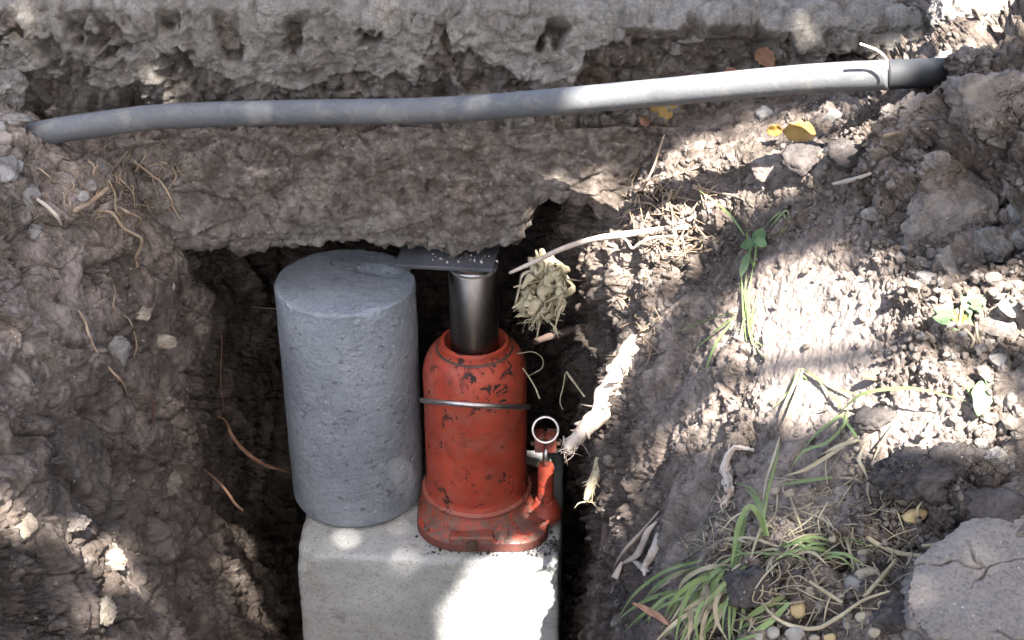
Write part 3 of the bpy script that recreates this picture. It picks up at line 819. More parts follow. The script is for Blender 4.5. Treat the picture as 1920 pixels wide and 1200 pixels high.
    pin = lathe('pin', [(0, -.0165), (.0026, -.0165), (.0026, .0165), (0, .0165)], M['rusty'], cl, n=12); pin.location = (0, -.004, .009); pin.rotation_euler = (0, math.radians(90), 0)
    n = 48
    ro, ri, ln = .0146, .0128, .046
    prof2 = [(ri, 0), (ro, 0), (ro, ln), (ri, ln), (ri, 0)]
    so_ = sharp(lathe('lever_socket', prof2, M['wire'], cl, n=n), 50)
    so_.location = (-.0005, -.012, .0325); so_.rotation_euler = (math.radians(-122), 0, 0)
    return tag(J, 'red chipped hydraulic bottle jack with raised steel piston standing on the block', 'jack')
bottle_jack()

pl = box_bevel('steel_plate', (.1010, .1050, .0042), M['plate'], None, (0, 0, 0), 0, .0006, 1)
pl.location = (-.0640, 1.334, .3202); pl.rotation_euler = (0, 0, math.radians(-6))
tag(pl, 'thin dark steel plate squeezed between jack piston and foundation', 'plate')

# ------------------------------------------------------------------ grey pipe across the pit
pp = [at(-60, 285, 1.40), at(75, 251, 1.375), at(180, 234, 1.375), at(300, 219, 1.378), at(500, 212, 1.372), at(800, 207, 1.35), at(1000, 194, 1.315), at(1250, 172, 1.25), at(1500, 149, 1.18), at(1668, 140, 1.145)]
pipe = tube('water_pipe', np.array(pp), .0122, M['pipe'], None, seg=220, sides=40, rough=.012, seed=2)
tag(pipe, 'long grey plastic pipe running across the face of the foundation', 'pipe')
pipe_shade = tube('pipe_shade', np.array([at(1660, 140, 1.146), at(1690, 139, 1.148), at(1740, 137, 1.165), at(1800, 134, 1.21), at(1870, 130, 1.30)]), .0119, M['pipe_shade'], pipe, seg=40, sides=32, rough=.02, seed=5)  # separate dark piece, the shade on the pipe end put into its colour
pipe_shade['label'] = 'dark pipe end with its shade painted in where it enters the mound'
bpy.context.view_layer.update()
# ------------------------------------------------------------------ placing small things on the surfaces
SURF = [terrain, found, verge]
def surf(px, py, only=None):
    r = ray(px, py); L = np.linalg.norm(r); d = Vector(r / L)
    best = None
    for o in (only or SURF):
        ok, loc, nrm, i = o.ray_cast(Vector(CAM), d)
        if ok:
            dist = (loc - Vector(CAM)).length
            if best is None or dist < best[0]:
                if nrm.dot(d) > 0: nrm = -nrm
                best = (dist, np.array(loc), np.array(nrm), dist / L)
    if best is None:
        return at(px, py, 1.3), np.array([0, 0, 1.0]), 1.3
    return best[1], best[2], best[3]
def pts(lst, lift=0.0):
    """(px, py) -> on the surface, lifted; (px, py, t) -> at that distance"""
    o = []
    for q in lst:
        if len(q) == 3 and q[2] > .5: o.append(at(q[0], q[1], q[2]))
        else:
            p, n, t = surf(q[0], q[1]); o.append(p + n * (lift + (q[2] if len(q) == 3 else 0)))
    return np.array(o)

def span(lst):
    """free-standing blades and stalks: both ends on the surface, the middle arching between them"""
    _, _, t0 = surf(*lst[0][:2]); _, _, t1 = surf(*lst[-1][:2])
    if abs(t1 - t0) > .18: t1 = t0 + math.copysign(.18, t1 - t0)
    o = []
    m = len(lst) - 1
    for i, q in enumerate(lst):
        f = i / m
        o.append(at(q[0], q[1], t0 + (t1 - t0) * f - .002 - (q[2] if len(q) > 2 else 0) * .7))
    return np.array(o)
# ------------------------------------------------------------------ roots
ROOTS = [ # name, points, radius(es), material, label, lift
 ('root', [(955,512,1.43),(1000,492,1.42),(1050,468,1.41),(1105,450,1.40),(1160,441,1.385),(1215,434,1.37),(1290,425,1.345)], [.0017,.0026,.0030,.0032,.0036,.0036,.003], 'root_pale', 'pale pinkish root reaching out of the right bank past the torn fibres', 0),
 ('root', [(1160,441,1.385),(1176,452,1.375),(1186,466,1.37),(1200,456,1.36),(1225,446,1.35),(1270,442,1.33)], [.0016,.0017,.0016,.0018,.0018,.0012], 'root_pale', 'short forked rootlet hanging under the pale pinkish root', 0),
 ('root', [(176,396,.0),(200,402,.006),(228,420,.008),(250,446,.008),(261,470,.008),(259,492,.007),(244,505,.0)], [.0014,.0020,.0021,.0022,.0021,.0019,.0013], 'root_tan', 'hooked tan root curling on the left pit wall', .001),
 ('root', [(202,340),(213,365),(218,390),(224,412),(228,432)], [.0012,.0014,.0013,.0010,.0007], 'root_tan', 'thin yellowish rootlet hanging beside the hooked tan root', .002),
 ('root', [(217,385,.004),(232,396,.006),(248,412,.006),(260,424,.004)], [.0016,.0021,.0020,.0014], 'root_tan', 'fuzzy broken root stub branching from the yellowish rootlet', .002),
 ('twig', [(138,400),(165,378),(198,352)], [.0034,.0036,.0032], 'root_tan', 'short straight brown twig lying above the hooked tan root', .004),
 ('root', [(70,377),(90,388),(104,404),(113,416)], [.0018,.0022,.0020,.0015], 'root_pale', 'short pale curved root beside the dry grey leaf strips', .003),
 ('root', [(258,298),(280,315),(292,330),(294,345),(315,368),(330,392),(337,408)], [.0010,.0013,.0013,.0012,.0014,.0013,.0007], 'root_tan', 'zigzag orange root dangling where the left bank meets the foundation', .005),
 ('root', [(322,312),(325,335),(317,358)], [.0010,.0012,.0008], 'root_tan', 'short orange rootlet just right of the zigzag orange root', .004),
 ('root', [(213,328),(232,342),(246,357),(248,366)], [.0009,.0012,.0010,.0007], 'root_tan', 'thin bent rootlet left of the zigzag orange root', .004),
 ('root', [(110,296),(140,300),(172,311),(174,326)], [.0009,.0011,.0010,.0007], 'root_tan', 'fine rootlet lying just below the pipe end in the left soil', .003),
 ('root', [(52,308),(75,317),(97,333)], [.0008,.0011,.0008], 'root_tan', 'short fine rootlet in crumbly soil under the buried pipe end', .002),
 ('root', [(133,342),(134,352),(123,368),(118,388)], [.0008,.0011,.0011,.0007], 'root_tan', 'bent tan rootlet left of the short brown twig', .003),
 ('root', [(128,375),(130,392),(139,420)], [.0010,.0012,.0008], 'root_tan', 'small straight rootlet hanging below the short brown twig', .003),
 ('root', [(144,583),(160,606),(166,630),(180,660),(205,690),(228,715),(240,742)], [.0012,.0018,.0020,.0018,.0017,.0017,.0012], 'root_tan', 'long branching root running down the middle of the left pit wall', .002),
 ('root', [(206,512),(214,545),(212,580),(240,600),(255,640),(252,670),(236,705)], [.0008,.0010,.0011,.0010,.0012,.0012,.0009], 'root_tan', 'thin wandering rootlet looping round the round pale stone', .002),
 ('root', [(278,735),(284,760),(283,785),(287,805)], [.0008,.0011,.0011,.0008], 'root_red', 'small reddish rootlet pair hanging low on the left wall', .003),
 ('root', [(408,780,1.60),(424,790,1.60),(436,818,1.60),(462,848,1.61),(498,872,1.63),(530,881,1.66),(560,890,1.70)], [.0010,.0018,.0030,.0034,.0032,.0030,.0026], 'root_red', 'reddish brown root crossing the dark cavity behind the grey cylinder', 0),
 ('root', [(382,880,1.56),(402,896,1.55),(424,920,1.54),(440,943,1.53),(456,958,1.525)], [.0012,.0018,.0022,.0022,.0014], 'root_red', 'short orange root sticking out into the dark gap left of the block', 0),
 ('root', [(414,600,1.60),(416,650,1.60),(414,710,1.60),(420,772,1.60)], [.0006,.0008,.0008,.0006], 'root_red', 'hair thin root hanging straight down in the left cavity', 0),
 ('root', [(468,575,1.76),(500,578,1.75),(530,580,1.74)], [.0008,.0010,.0010], 'root_tan', 'thin straight rootlet poking out behind the grey cylinder', 0),
 ('root', [(1246,252,1.40),(1236,282,1.395),(1226,312,1.39),(1212,340,1.385),(1197,355,1.385),(1178,352,1.385),(1160,348,1.39)], [.0009,.0013,.0014,.0014,.0012,.0010,.0007], 'root_tan', 'thin hooked orange root hanging below the pipe beside the bank', 0),
 ('root', [(1250,333),(1282,324),(1320,314),(1345,316)], [.0009,.0012,.0012,.0008], 'root_tan', 'thin orange rootlet lying along the sunlit top of the bank', .003),
 ('twig', [(1622,270),(1660,256),(1700,242),(1745,237)], [.0018,.0020,.0018,.0010], 'root_tan', 'thin brown twig lying under the dark mound near the yellow leaf', .003),
 ('twig', [(1562,337),(1585,329),(1612,326),(1640,313)], [.0016,.0024,.0022,.0015], 'root_pale', 'pale crooked twig below the black hollow clod', .006),
 ('twig', [(1300,352),(1340,360),(1380,372),(1415,385)], [.0012,.0013,.0012,.0009], 'root_tan', 'fine straight twig lying behind the leafy seedling', .003),
 ('twig', [(1778,490,1.045),(1792,515,1.03),(1808,545,1.02),(1810,580,1.02)], [.0014,.0017,.0018,.0016], 'root_tan', 'dry bent stalk standing beside the lobed weed', 0),
 ('root', [(1172,800,1.38),(1158,850,1.372),(1142,905,1.37),(1140,960,1.37),(1134,1010,1.372),(1124,1048,1.375)], [.0040,.0050,.0056,.0056,.0048,.0022], 'bark', 'smooth dark brown root hanging down the edge of the right bank', 0),
 ('root', [(1000,642,1.62),(1040,628,1.61),(1085,618,1.60),(1130,640,1.58),(1160,630,1.56)], [.0040,.0050,.0056,.0056,.0046], 'bark', 'dark thick root running through shadow above the red jack pump', 0),
 ('root', [(1085,596,1.59),(1110,625,1.57),(1140,655,1.55)], [.0012,.0016,.0012], 'root_red', 'thin red root slanting across the dark thick root', 0),
 ('fibre', [(960,665,1.52),(978,662,1.51),(1000,660,1.51),(1017,672,1.51),(1016,690,1.51),(1000,700,1.515),(990,706,1.52)], [.0005]*7, 'fibre', 'fine loose fibre curled in the dark right of the jack shoulder', 0),
 ('fibre', [(980,690,1.51),(994,710,1.505),(1005,730,1.50),(1012,748,1.50)], [.0006,.0010,.0010,.0012], 'fibre', 'pale fibre with a knotted tip hanging right of the jack body', 0),
 ('fibre', [(1060,700,1.50),(1056,725,1.50),(1050,752,1.50),(1055,768,1.50)], [.0008,.0007,.0006,.0005], 'fibre', 'thin hooked fibre dangling above the pump ring', 0),
 ('fibre', [(1062,697,1.50),(1075,715,1.495),(1096,744,1.49)], [.0014,.0016,.0007], 'fibre', 'flat white fibre strip slanting above the pump ring', 0),
 ('root', [(1125,560,1.50),(1170,548,1.47),(1195,553,1.45)], [.0007,.0009,.0007], 'root_pale', 'hair thin pale rootlet across the shaded recess', 0),
 ('root', [(1195,500,1.40),(1197,520,1.40),(1192,540,1.40)], [.0008,.0010,.0007], 'root_pale', 'tiny pale rootlet hanging at the edge of the sunlit rim', 0),
 ('twig', [(1664,132,1.125),(1662,112,1.12),(1650,98,1.12),(1634,90,1.12),(1612,82,1.12)], [.0007,.0010,.0012,.0012,.0012], 'root_pale', 'pale dry forked twig sticking up behind the grey pipe', 0),
 ('straw_stalk', [(1590,975,.004),(1630,1010,.012),(1670,1032,.012),(1705,1040,.012),(1728,1042,.008)], [.0024,.0030,.0032,.0032,.0026], 'straw', 'thick pale curved grass stalk beside the cracked slab', .003),
 ('straw_stalk', [(1728,1024,.01),(1760,1020,.014),(1790,1006,.014),(1812,997,.012)], [.0022,.0026,.0024,.0034], 'straw', 'pale stalk with a swollen end resting on the cracked slab', .003),
 ('straw_stalk', [(1425,1120,.006),(1445,1150,.008),(1480,1172,.010),(1530,1178,.010),(1570,1158,.012),(1620,1125,.012),(1670,1108,.008)], [.0008,.0022,.0026,.0028,.0024,.0020,.0014], 'straw', 'long pinkish dry blade bowed across the pebbles', .004),
 ('straw_stalk', [(1518,1090,.006),(1545,1108,.010),(1580,1130,.008)], [.0022,.0026,.0024], 'straw', 'stiff yellow straw stalk pointing at the cream pebbles', .004),
 ('straw_stalk', [(1680,1050,.012),(1655,1080,.012),(1620,1120,.012)], [.0024,.0028,.0030], 'straw', 'straight dry stalk leaning down from the slab edge', .006),
]
for i, (nm, P_, R__, m, lab, lift) in enumerate(ROOTS):
    o = tube(nm, span(P_) if m == 'straw' else pts(P_, lift), np.array(R__) * (.75 if m in ('root_tan', 'root_red') else .55 if m == 'straw' else .9), M[m], None, seg=max(14, 8 * len(P_)), sides=8, rough=.22, seed=i + 3)
    tag(o, lab, {'root': 'root', 'twig': 'twig', 'fibre': 'root fibre', 'straw_stalk': 'straw'}[nm], 'roots and twigs sticking out of the soil' if nm in ('root', 'twig', 'fibre') else 'dry stalks on the bank')

def frayed(name, P_, R__, label, mat='fibre', nf=10, fl=.03, seed=1, spread=1.0, core=.55, strips=16, bark=None):
    """a torn root: ragged core, long splinters along it, frayed fibres at the broken end"""
    r = np.random.default_rng(seed)
    C = pts(P_)
    root = empty(name, C[0]); inv = Matrix.Translation(-Vector(C[0]))
    def hang(o): o.parent = root; o.matrix_parent_inverse = inv
    Rm = np.array(R__)
    Q = catmull(C, 60); RR = np.interp(np.linspace(0, 1, 60), np.linspace(0, 1, len(Rm)), Rm)
    if core: hang(tube('core', C, Rm * core, M[bark or mat], None, seg=60, sides=18, rough=.8, seed=seed))
    T = np.gradient(Q, axis=0); T /= np.linalg.norm(T, axis=1, keepdims=True)
    for k in range(strips):                                   # splinters
        a0 = int(r.integers(0, 38)); ln = int(r.integers(14, 26)); idx = np.linspace(a0, min(59, a0 + ln), 5).astype(int)
        o0 = r.normal(0, 1, 3); o0 -= T[a0] * (o0 @ T[a0]); o0 /= np.linalg.norm(o0)
        q = np.array([Q[i] + o0 * RR[i] * r.uniform(.35, 1.0) * spread + r.normal(0, RR[i] * .22, 3) for i in idx])
        q[-1] += o0 * RR.mean() * r.uniform(.2, 1.1)
        wv_ = RR.mean() * r.uniform(.16, .5)
        hang(tube('splinter', q, np.array([.3, 1, 1, .9, .25]) * wv_, M[mat], None, seg=16, sides=6, rough=.15, seed=seed + k, flat=r.uniform(.10, .3)))
    d = C[-1] - C[-2]; d /= np.linalg.norm(d)
    for k in range(nf):
        b = Q[-1 - int(r.integers(0, 6 if nf < 40 else 44))] + r.normal(0, 1, 3) * RR[-1] * .6
        dv = d * r.uniform(.4, 1) + r.normal(0, .6, 3); dv /= np.linalg.norm(dv); ln = fl * r.uniform(.3, 1.0)
        q = np.array([b - dv * ln * .4, b, b + dv * ln * .5 + r.normal(0, ln * .12, 3), b + dv * ln + r.normal(0, ln * .22, 3)])
        hang(tube('fibre', q, np.array([.0008, .0012, .0009, .0003]) * r.uniform(.5, 1.3), M[mat], None, seg=10, sides=5, rough=.3, seed=seed + k, flat=.45))
    return tag(root, label, 'torn root', 'torn roots on the right side of the pit')
frayed('torn_root', [(1205,640,1.375),(1168,705,1.366),(1132,762,1.362),(1095,808,1.36),(1062,842,1.358)], [.011,.0165,.0135,.0085,.0066], 'thick torn white root sticking out of the rim in full sun', 'root_pale', 26, .014, 3, .85, .92, 16)
frayed('torn_root', [(1142,846,1.37),(1128,868,1.368),(1112,902,1.366),(1098,938,1.364)], [.0062,.0066,.0060,.0048], 'yellowish peeled root stub below the sunlit white root', 'fibre', 12, .010, 5, .9, .8, 12)
frayed('torn_root', [(1016,468,1.475),(1024,505,1.462),(1020,545,1.458),(1010,585,1.458),(1000,600,1.458)], [.009,.018,.021,.013,.006], 'large clump of shredded yellow root fibre beside the steel plate', 'fibre', 60, .024, 8, 1.25, .3, 40, 'fibre')
frayed('torn_root', [(1045,520,1.445),(1052,555,1.443),(1047,588,1.443),(1040,622,1.445)], [.007,.008,.004,.0014], 'dangling pale shred hanging from the yellow root fibre clump', 'fibre', 8, .014, 9, 1.0, .4, 14)
frayed('torn_root', [(1405,850,.006),(1382,858,.008),(1372,885,.008),(1366,915,.006),(1362,950,.004)], [.003,.0042,.0042,.0038,.003], 'twisted pale dry root bent over the bank edge', 'root_pale', 8, .010, 12, 1.0, .6, 12)
def strips():
    r = np.random.default_rng(5)
    root = empty('bark_shreds', surf(1210, 1010)[0])
    inv = Matrix.Translation(-root.location)
    for q in ([(1238,968),(1212,1000),(1180,1030),(1156,1056)], [(1240,972),(1222,1005),(1200,1040),(1170,1062)], [(1240,990),(1236,1030),(1222,1065),(1212,1085)], [(1176,1045),(1195,1062),(1212,1082)], [(1168,1060),(1162,1080)]):
        o = tube('strip', pts([(a, b, .004) for a, b in q], .001), np.array([.0016, .0040, .0038, .0012][:max(2, len(q))]), M['root_pale'], None, seg=14, sides=6, rough=.3, seed=int(q[0][0]), flat=.4)
        o.parent = root; o.matrix_parent_inverse = inv
    tag(root, 'bunch of pale split wood shreds stuck in the steep right wall', 'wood shreds')
strips()

# ------------------------------------------------------------------ clods, stones, pebbles
def ico(sub):
    import bmesh
    bm = bmesh.new(); bmesh.ops.create_icosphere(bm, subdivisions=sub, radius=1.0)
    V = np.array([v.co[:] for v in bm.verts]); F = np.array([[v.index for v in f.verts] for f in bm.faces]); bm.free()
    return V, F
ICO = {s: ico(s) for s in (1, 2, 3, 4, 5)}
def lump(sub, seed, amp=.3, flatten=None, facets=0, crumb=0.0):
    V, F = ICO[sub]; V = V.copy(); r = np.random.default_rng(seed)
    for _ in range(facets):                                   # planar breaks
        n = r.normal(size=3); n /= np.linalg.norm(n); h = r.uniform(.42, .8)
        d = V @ n - h; V = V - np.where(d > 0, d, 0)[:, None] * n * .9
    nv = V / np.linalg.norm(V, axis=1, keepdims=True)
    V = V + nv * (amp * fbm(V + seed * 3.1, .9, 3, .5, seed % 40))[:, None]
    if crumb:
        V = V + nv * (crumb * (1.1 * crumple(V + seed, .55, seed % 30) + .75 * crumple(V + seed, .26, seed % 31) + .5 * crumple(V + seed, .12, seed % 29) + .4 * fbm(V, .12, 3, .6, seed % 33)))[:, None]
    if flatten is not None: V = V * np.array(flatten)
    return V, F
def basis(n, ang):
    n = n / np.linalg.norm(n); t = np.cross(n, [0.3, 0.9, 0.1]); t /= np.linalg.norm(t); b = np.cross(n, t)
    c, s = math.cos(ang), math.sin(ang)
    return np.stack([t * c + b * s, -t * s + b * c, n], 1)
MESHES = {}
def place_lump(name, px, py, rx, ry, mat, label, cat, group=None, seed=0, sub=3, amp=.3, facets=4, crumb=.12, sink=.35, thick=.7, share=None, smooth=True):
    """rx, ry half sizes in photo pixels"""
    p, n, t = surf(px, py)
    n = n * .35 + np.array([0, -.35, .9]) * .65; n /= np.linalg.norm(n)
    a = rx * t / FPX; b = ry * t / FPX * 1.15; c = thick * min(a, b)
    key = (share, mat) if share is not None else None
    if key and key in MESHES: me = MESHES[key]
    else:
        V, F = lump(sub, share if share is not None else seed, amp, None, facets, crumb)
        me = bpy.data.meshes.new(name); me.from_pydata(V.tolist(), [], F.tolist())
        if smooth: me.polygons.foreach_set('use_smooth', [True] * len(me.polygons))
        me.materials.append(M[mat])
        if key: MESHES[key] = me
    o = bpy.data.objects.new(name, me); COL.objects.link(o)
    # x axis along the picture's horizontal, z along n
    x = np.array([1.0, 0, 0]); x -= n * (x @ n); x /= np.linalg.norm(x); y = np.cross(n, x)
    rot = Matrix(np.stack([x, y, n], 1).tolist())
    o.matrix_world = Matrix.Translation(Vector(p + n * c * (1 - 2 * sink))) @ rot.to_4x4() @ Matrix.Diagonal((a, b, c, 1))
    tag(o, label, cat, group)
    return o
# distinct ones
place_lump('soil_clod', 1765, 885, 112, 62, 'dark_clod', 'big dark damp soil clod lying behind the cracked slab', 'clod', seed=3, sub=5, amp=.30, facets=7, crumb=.16, thick=.85)
place_lump('soil_clod', 1850, 960, 80, 44, 'dark_clod', 'low dark clod wedged between the big damp clod and slab', 'clod', seed=4, sub=4, amp=.3, facets=6, crumb=.14)
place_lump('soil_clod', 1690, 1165, 52, 46, 'dark_clod', 'dark crumbly clod at the foot of the cracked slab', 'clod', seed=5, sub=4, amp=.3, facets=5, crumb=.2)
place_lump('soil_clod', 1405, 1105, 52, 40, 'dark_clod', 'blocky dark clod lying in the green grass tuft', 'clod', seed=6, sub=4, amp=.22, facets=8, crumb=.16, thick=1.0)
place_lump('soil_clod', 1375, 1160, 40, 26, 'dark_clod', 'small dark clod under the blocky clod in the grass', 'clod', seed=61, sub=4, amp=.25, facets=6, crumb=.1)
place_lump('soil_clod', 1565, 1045, 24, 17, 'dark_clod', 'fist sized dark clod amid the dry straw', 'clod', seed=7, sub=4, amp=.2, facets=7, crumb=.14)
place_lump('soil_clod', 1495, 1075, 20, 15, 'dark_clod', 'little dark clod beside the straw stalk', 'clod', seed=71, sub=3, amp=.2, facets=6, crumb=.08)
place_lump('soil_clod', 1640, 785, 44, 30, 'dark_clod', 'dark round clod under the long green blade', 'clod', seed=8, sub=4, amp=.3, facets=4, crumb=.2)
place_lump('soil_clod', 1510, 305, 42, 34, 'dark_clod', 'black hollow clod under the yellow leaves', 'clod', seed=9, sub=4, amp=.4, facets=5, crumb=.12)
place_lump('soil_clod', 1585, 300, 44, 34, 'dark_clod', 'black glossy clod right of the hollow clod', 'clod', seed=10, sub=4, amp=.4, facets=6, crumb=.1)
place_lump('soil_clod', 1450, 315, 46, 34, 'clod', 'grey rounded clod leaning on the black hollow clod', 'clod', seed=11, sub=4, amp=.3, facets=5, crumb=.1)
place_lump('soil_clod', 1525, 258, 30, 18, 'clod', 'grey clod between the two yellow leaves', 'clod', seed=12, sub=4, amp=.25, facets=6, crumb=.08)
place_lump('flat_stone', 1882, 618, 52, 34, 'clod', 'smooth grey flat stone beside the lobed weed', 'stone', seed=13, sub=4, amp=.15, facets=9, crumb=.02, thick=.55)
place_lump('flat_stone', 1905, 580, 40, 20, 'pale_clod', 'grey flat stone resting behind the smooth flat stone', 'stone', seed=131, sub=4, amp=.15, facets=9, crumb=.02, thick=.55)
place_lump('flat_stone', 1645, 402, 32, 15, 'pale_clod', 'pale flat stone below the mound', 'stone', seed=14, sub=3, amp=.15, facets=4, crumb=.03, thick=.6)
place_lump('soil_clod', 1860, 460, 36, 36, 'pale_clod', 'pale rough clod in sun at the foot of the mound', 'clod', seed=15, sub=4, amp=.25, facets=4, crumb=.16)
place_lump('soil_clod', 1735, 525, 24, 22, 'pale_clod', 'sandy rounded stone among small crumbs', 'stone', seed=16, sub=3, amp=.2, facets=4, crumb=.05)
place_lump('soil_clod', 1778, 500, 28, 34, 'clod', 'grey angular clod behind the dry bent stalk', 'clod', seed=161, sub=4, amp=.2, facets=7, crumb=.12)
place_lump('soil_clod', 1905, 405, 22, 22, 'pale_clod', 'knobbly pale clod beside the mound hollow', 'clod', seed=17, sub=4, amp=.3, facets=3, crumb=.25)
place_lump('soil_clod', 1912, 452, 20, 18, 'pale_clod', 'bright little clod below the knobbly pale clod', 'clod', seed=18, sub=3, amp=.25, facets=3, crumb=.15)
place_lump('soil_clod', 15, 172, 46, 44, 'pale_clod', 'large grey lump of clay above the buried pipe end', 'clod', seed=19, sub=5, amp=.3, facets=6, crumb=.14, thick=.9)
place_lump('soil_clod', 32, 228, 32, 18, 'pale_clod', 'pale angular clay piece tucked against the pipe end', 'clod', seed=20, sub=4, amp=.3, facets=7, crumb=.14)
place_lump('soil_clod', 0, 240, 14, 12, 'pale_clod', 'small pale clay chip left of the pipe end', 'clod', seed=21, sub=3, amp=.2, facets=6, crumb=.04)
place_lump('clay_flake', 12, 322, 30, 34, 'pale_clod', 'upper pale flake of dry clay on the left bank', 'clay flake', seed=50, sub=4, amp=.3, facets=7, crumb=.12, thick=.3)
place_lump('clay_flake', 48, 372, 34, 30, 'pale_clod', 'broad pale flake of dry clay beside the short curved root', 'clay flake', seed=51, sub=4, amp=.35, facets=7, crumb=.14, thick=.3)
place_lump('clay_flake', 62, 430, 22, 36, 'pale_clod', 'narrow pale flake of dry clay pointing down the left bank', 'clay flake', seed=52, sub=4, amp=.3, facets=7, crumb=.12, thick=.35)
place_lump('stone', 190, 316, 16, 18, 'pale_clod', 'ribbed bluish stone among the left rootlets', 'stone', seed=22, sub=3, amp=.2, facets=4, crumb=.08)
place_lump('stone', 172, 348, 14, 12, 'pale_clod', 'small bluish stone above the short twig', 'stone', seed=23, sub=3, amp=.15, facets=4, crumb=.02)
place_lump('stone', 155, 370, 13, 12, 'pale_clod', 'small round grey stone behind the short twig', 'stone', seed=24, sub=3, amp=.15, facets=4, crumb=.02)
place_lump('stone', 225, 660, 26, 27, 'pale_clod', 'round pale stone set in the left pit wall', 'stone', seed=25, sub=4, amp=.12, facets=5, crumb=.02, thick=.5)
place_lump('stone', 325, 538, 7, 13, 'mortar', 'small white pebble in the left wall near the cavity', 'pebble', seed=26, sub=3, amp=.15, facets=3, crumb=.02)
place_lump('clay_patch', 268, 588, 36, 34, 'sandclay', 'pale sandy patch exposed on the left wall above the round stone', 'clay patch', seed=27, sub=4, amp=.3, facets=5, crumb=.14, thick=.35)
place_lump('clay_patch', 300, 642, 34, 14, 'sandclay', 'pale chipped clay shelf right of the round stone', 'clay patch', seed=28, sub=4, amp=.3, facets=6, crumb=.12, thick=.5)
place_lump('clay_patch', 40, 992, 32, 28, 'sandclay', 'pale mossy chalk lump low on the left wall', 'chalk lump', seed=29, sub=4, amp=.25, facets=6, crumb=.08, thick=.45)
place_lump('clay_patch', 315, 905, 28, 32, 'sandclay', 'smooth light clay facet beside the dark cavity', 'clay patch', seed=30, sub=4, amp=.2, facets=6, crumb=.14, thick=.5)
place_lump('clay_patch', 205, 1045, 34, 24, 'sandclay', 'ragged pale clay ledge low on the left wall', 'clay patch', seed=53, sub=5, amp=.35, facets=6, crumb=.2, thick=.5)
place_lump('clay_patch', 190, 1150, 26, 30, 'sandclay', 'pale crumbling clay at the bottom of the left wall', 'clay patch', seed=54, sub=5, amp=.35, facets=6, crumb=.2, thick=.5)
place_lump('clay_patch', 135, 985, 30, 26, 'clod', 'grey clay tongue beside the mossy chalk lump', 'clay patch', seed=55, sub=5, amp=.35, facets=6, crumb=.16, thick=.45)
place_lump('stone', 1265, 92, 24, 14, 'pale_clod', 'angular grey stone lodged in the foundation hollow', 'stone', seed=32, sub=3, amp=.2, facets=7, crumb=.02)
place_lump('stone', 1300, 72, 36, 9, 'pale_clod', 'thin flat stone shard lodged above the angular stone', 'stone', seed=33, sub=3, amp=.2, facets=6, crumb=.02)
place_lump('stone', 1360, 118, 18, 15, 'clod', 'brown broken chip behind the pipe in the foundation hollow', 'stone', seed=34, sub=3, amp=.25, facets=7, crumb=.12)
place_lump('stone', 1555, 222, 26, 14, 'mortar', 'white mortar flake lying in sun under the pipe', 'stone', seed=35, sub=3, amp=.15, facets=6, crumb=.02)
place_lump('stone', 1432, 215, 22, 14, 'mortar', 'white mortar lump beside the yellow leaf under the pipe', 'stone', seed=36, sub=3, amp=.25, facets=7, crumb=.14)
place_lump('soil_clod', 1706, 158, 24, 26, 'clod', 'knobbly clod of soil in front of the shaded pipe end', 'clod', seed=37, sub=4, amp=.3, facets=3, crumb=.28)
place_lump('soil_clod', 1640, 178, 18, 18, 'clod', 'small knobbly clod just under the pipe', 'clod', seed=38, sub=4, amp=.3, facets=3, crumb=.28)
place_lump('soil_clod', 1790, 35, 70, 60, 'pale_clod', 'big sunlit chalky clod behind the pipe end', 'clod', seed=39, sub=5, amp=.3, facets=7, crumb=.12, thick=.8)
place_lump('soil_clod', 1875, 22, 60, 46, 'pale_clod', 'bright split clod at the very top of the mound', 'clod', seed=40, sub=5, amp=.3, facets=7, crumb=.14, thick=.8)
place_lump('soil_clod', 1770, 118, 40, 20, 'pale_clod', 'pale lit clod where the pipe enters the mound', 'clod', seed=41, sub=4, amp=.3, facets=5, crumb=.2)
place_lump('soil_clod', 1812, 128, 44, 40, 'clod', 'grey clod that swallows the end of the pipe', 'clod', seed=45, sub=5, amp=.3, facets=6, crumb=.2, thick=1.0)
place_lump('soil_clod', 1850, 200, 95, 85, 'clod', 'large greenish grey clod forming the front of the mound', 'clod', seed=42, sub=5, amp=.35, facets=6, crumb=.16, thick=.8)
place_lump('soil_clod', 1760, 400, 95, 80, 'clod', 'broad cracked clod on the bank below the mound', 'clod', seed=43, sub=5, amp=.25, facets=7, crumb=.12, thick=.4)
place_lump('soil_clod', 1700, 225, 60, 40, 'clod', 'brown lumpy clod between pipe end and yellow leaf', 'clod', seed=44, sub=5, amp=.3, facets=5, crumb=.2, thick=.7)
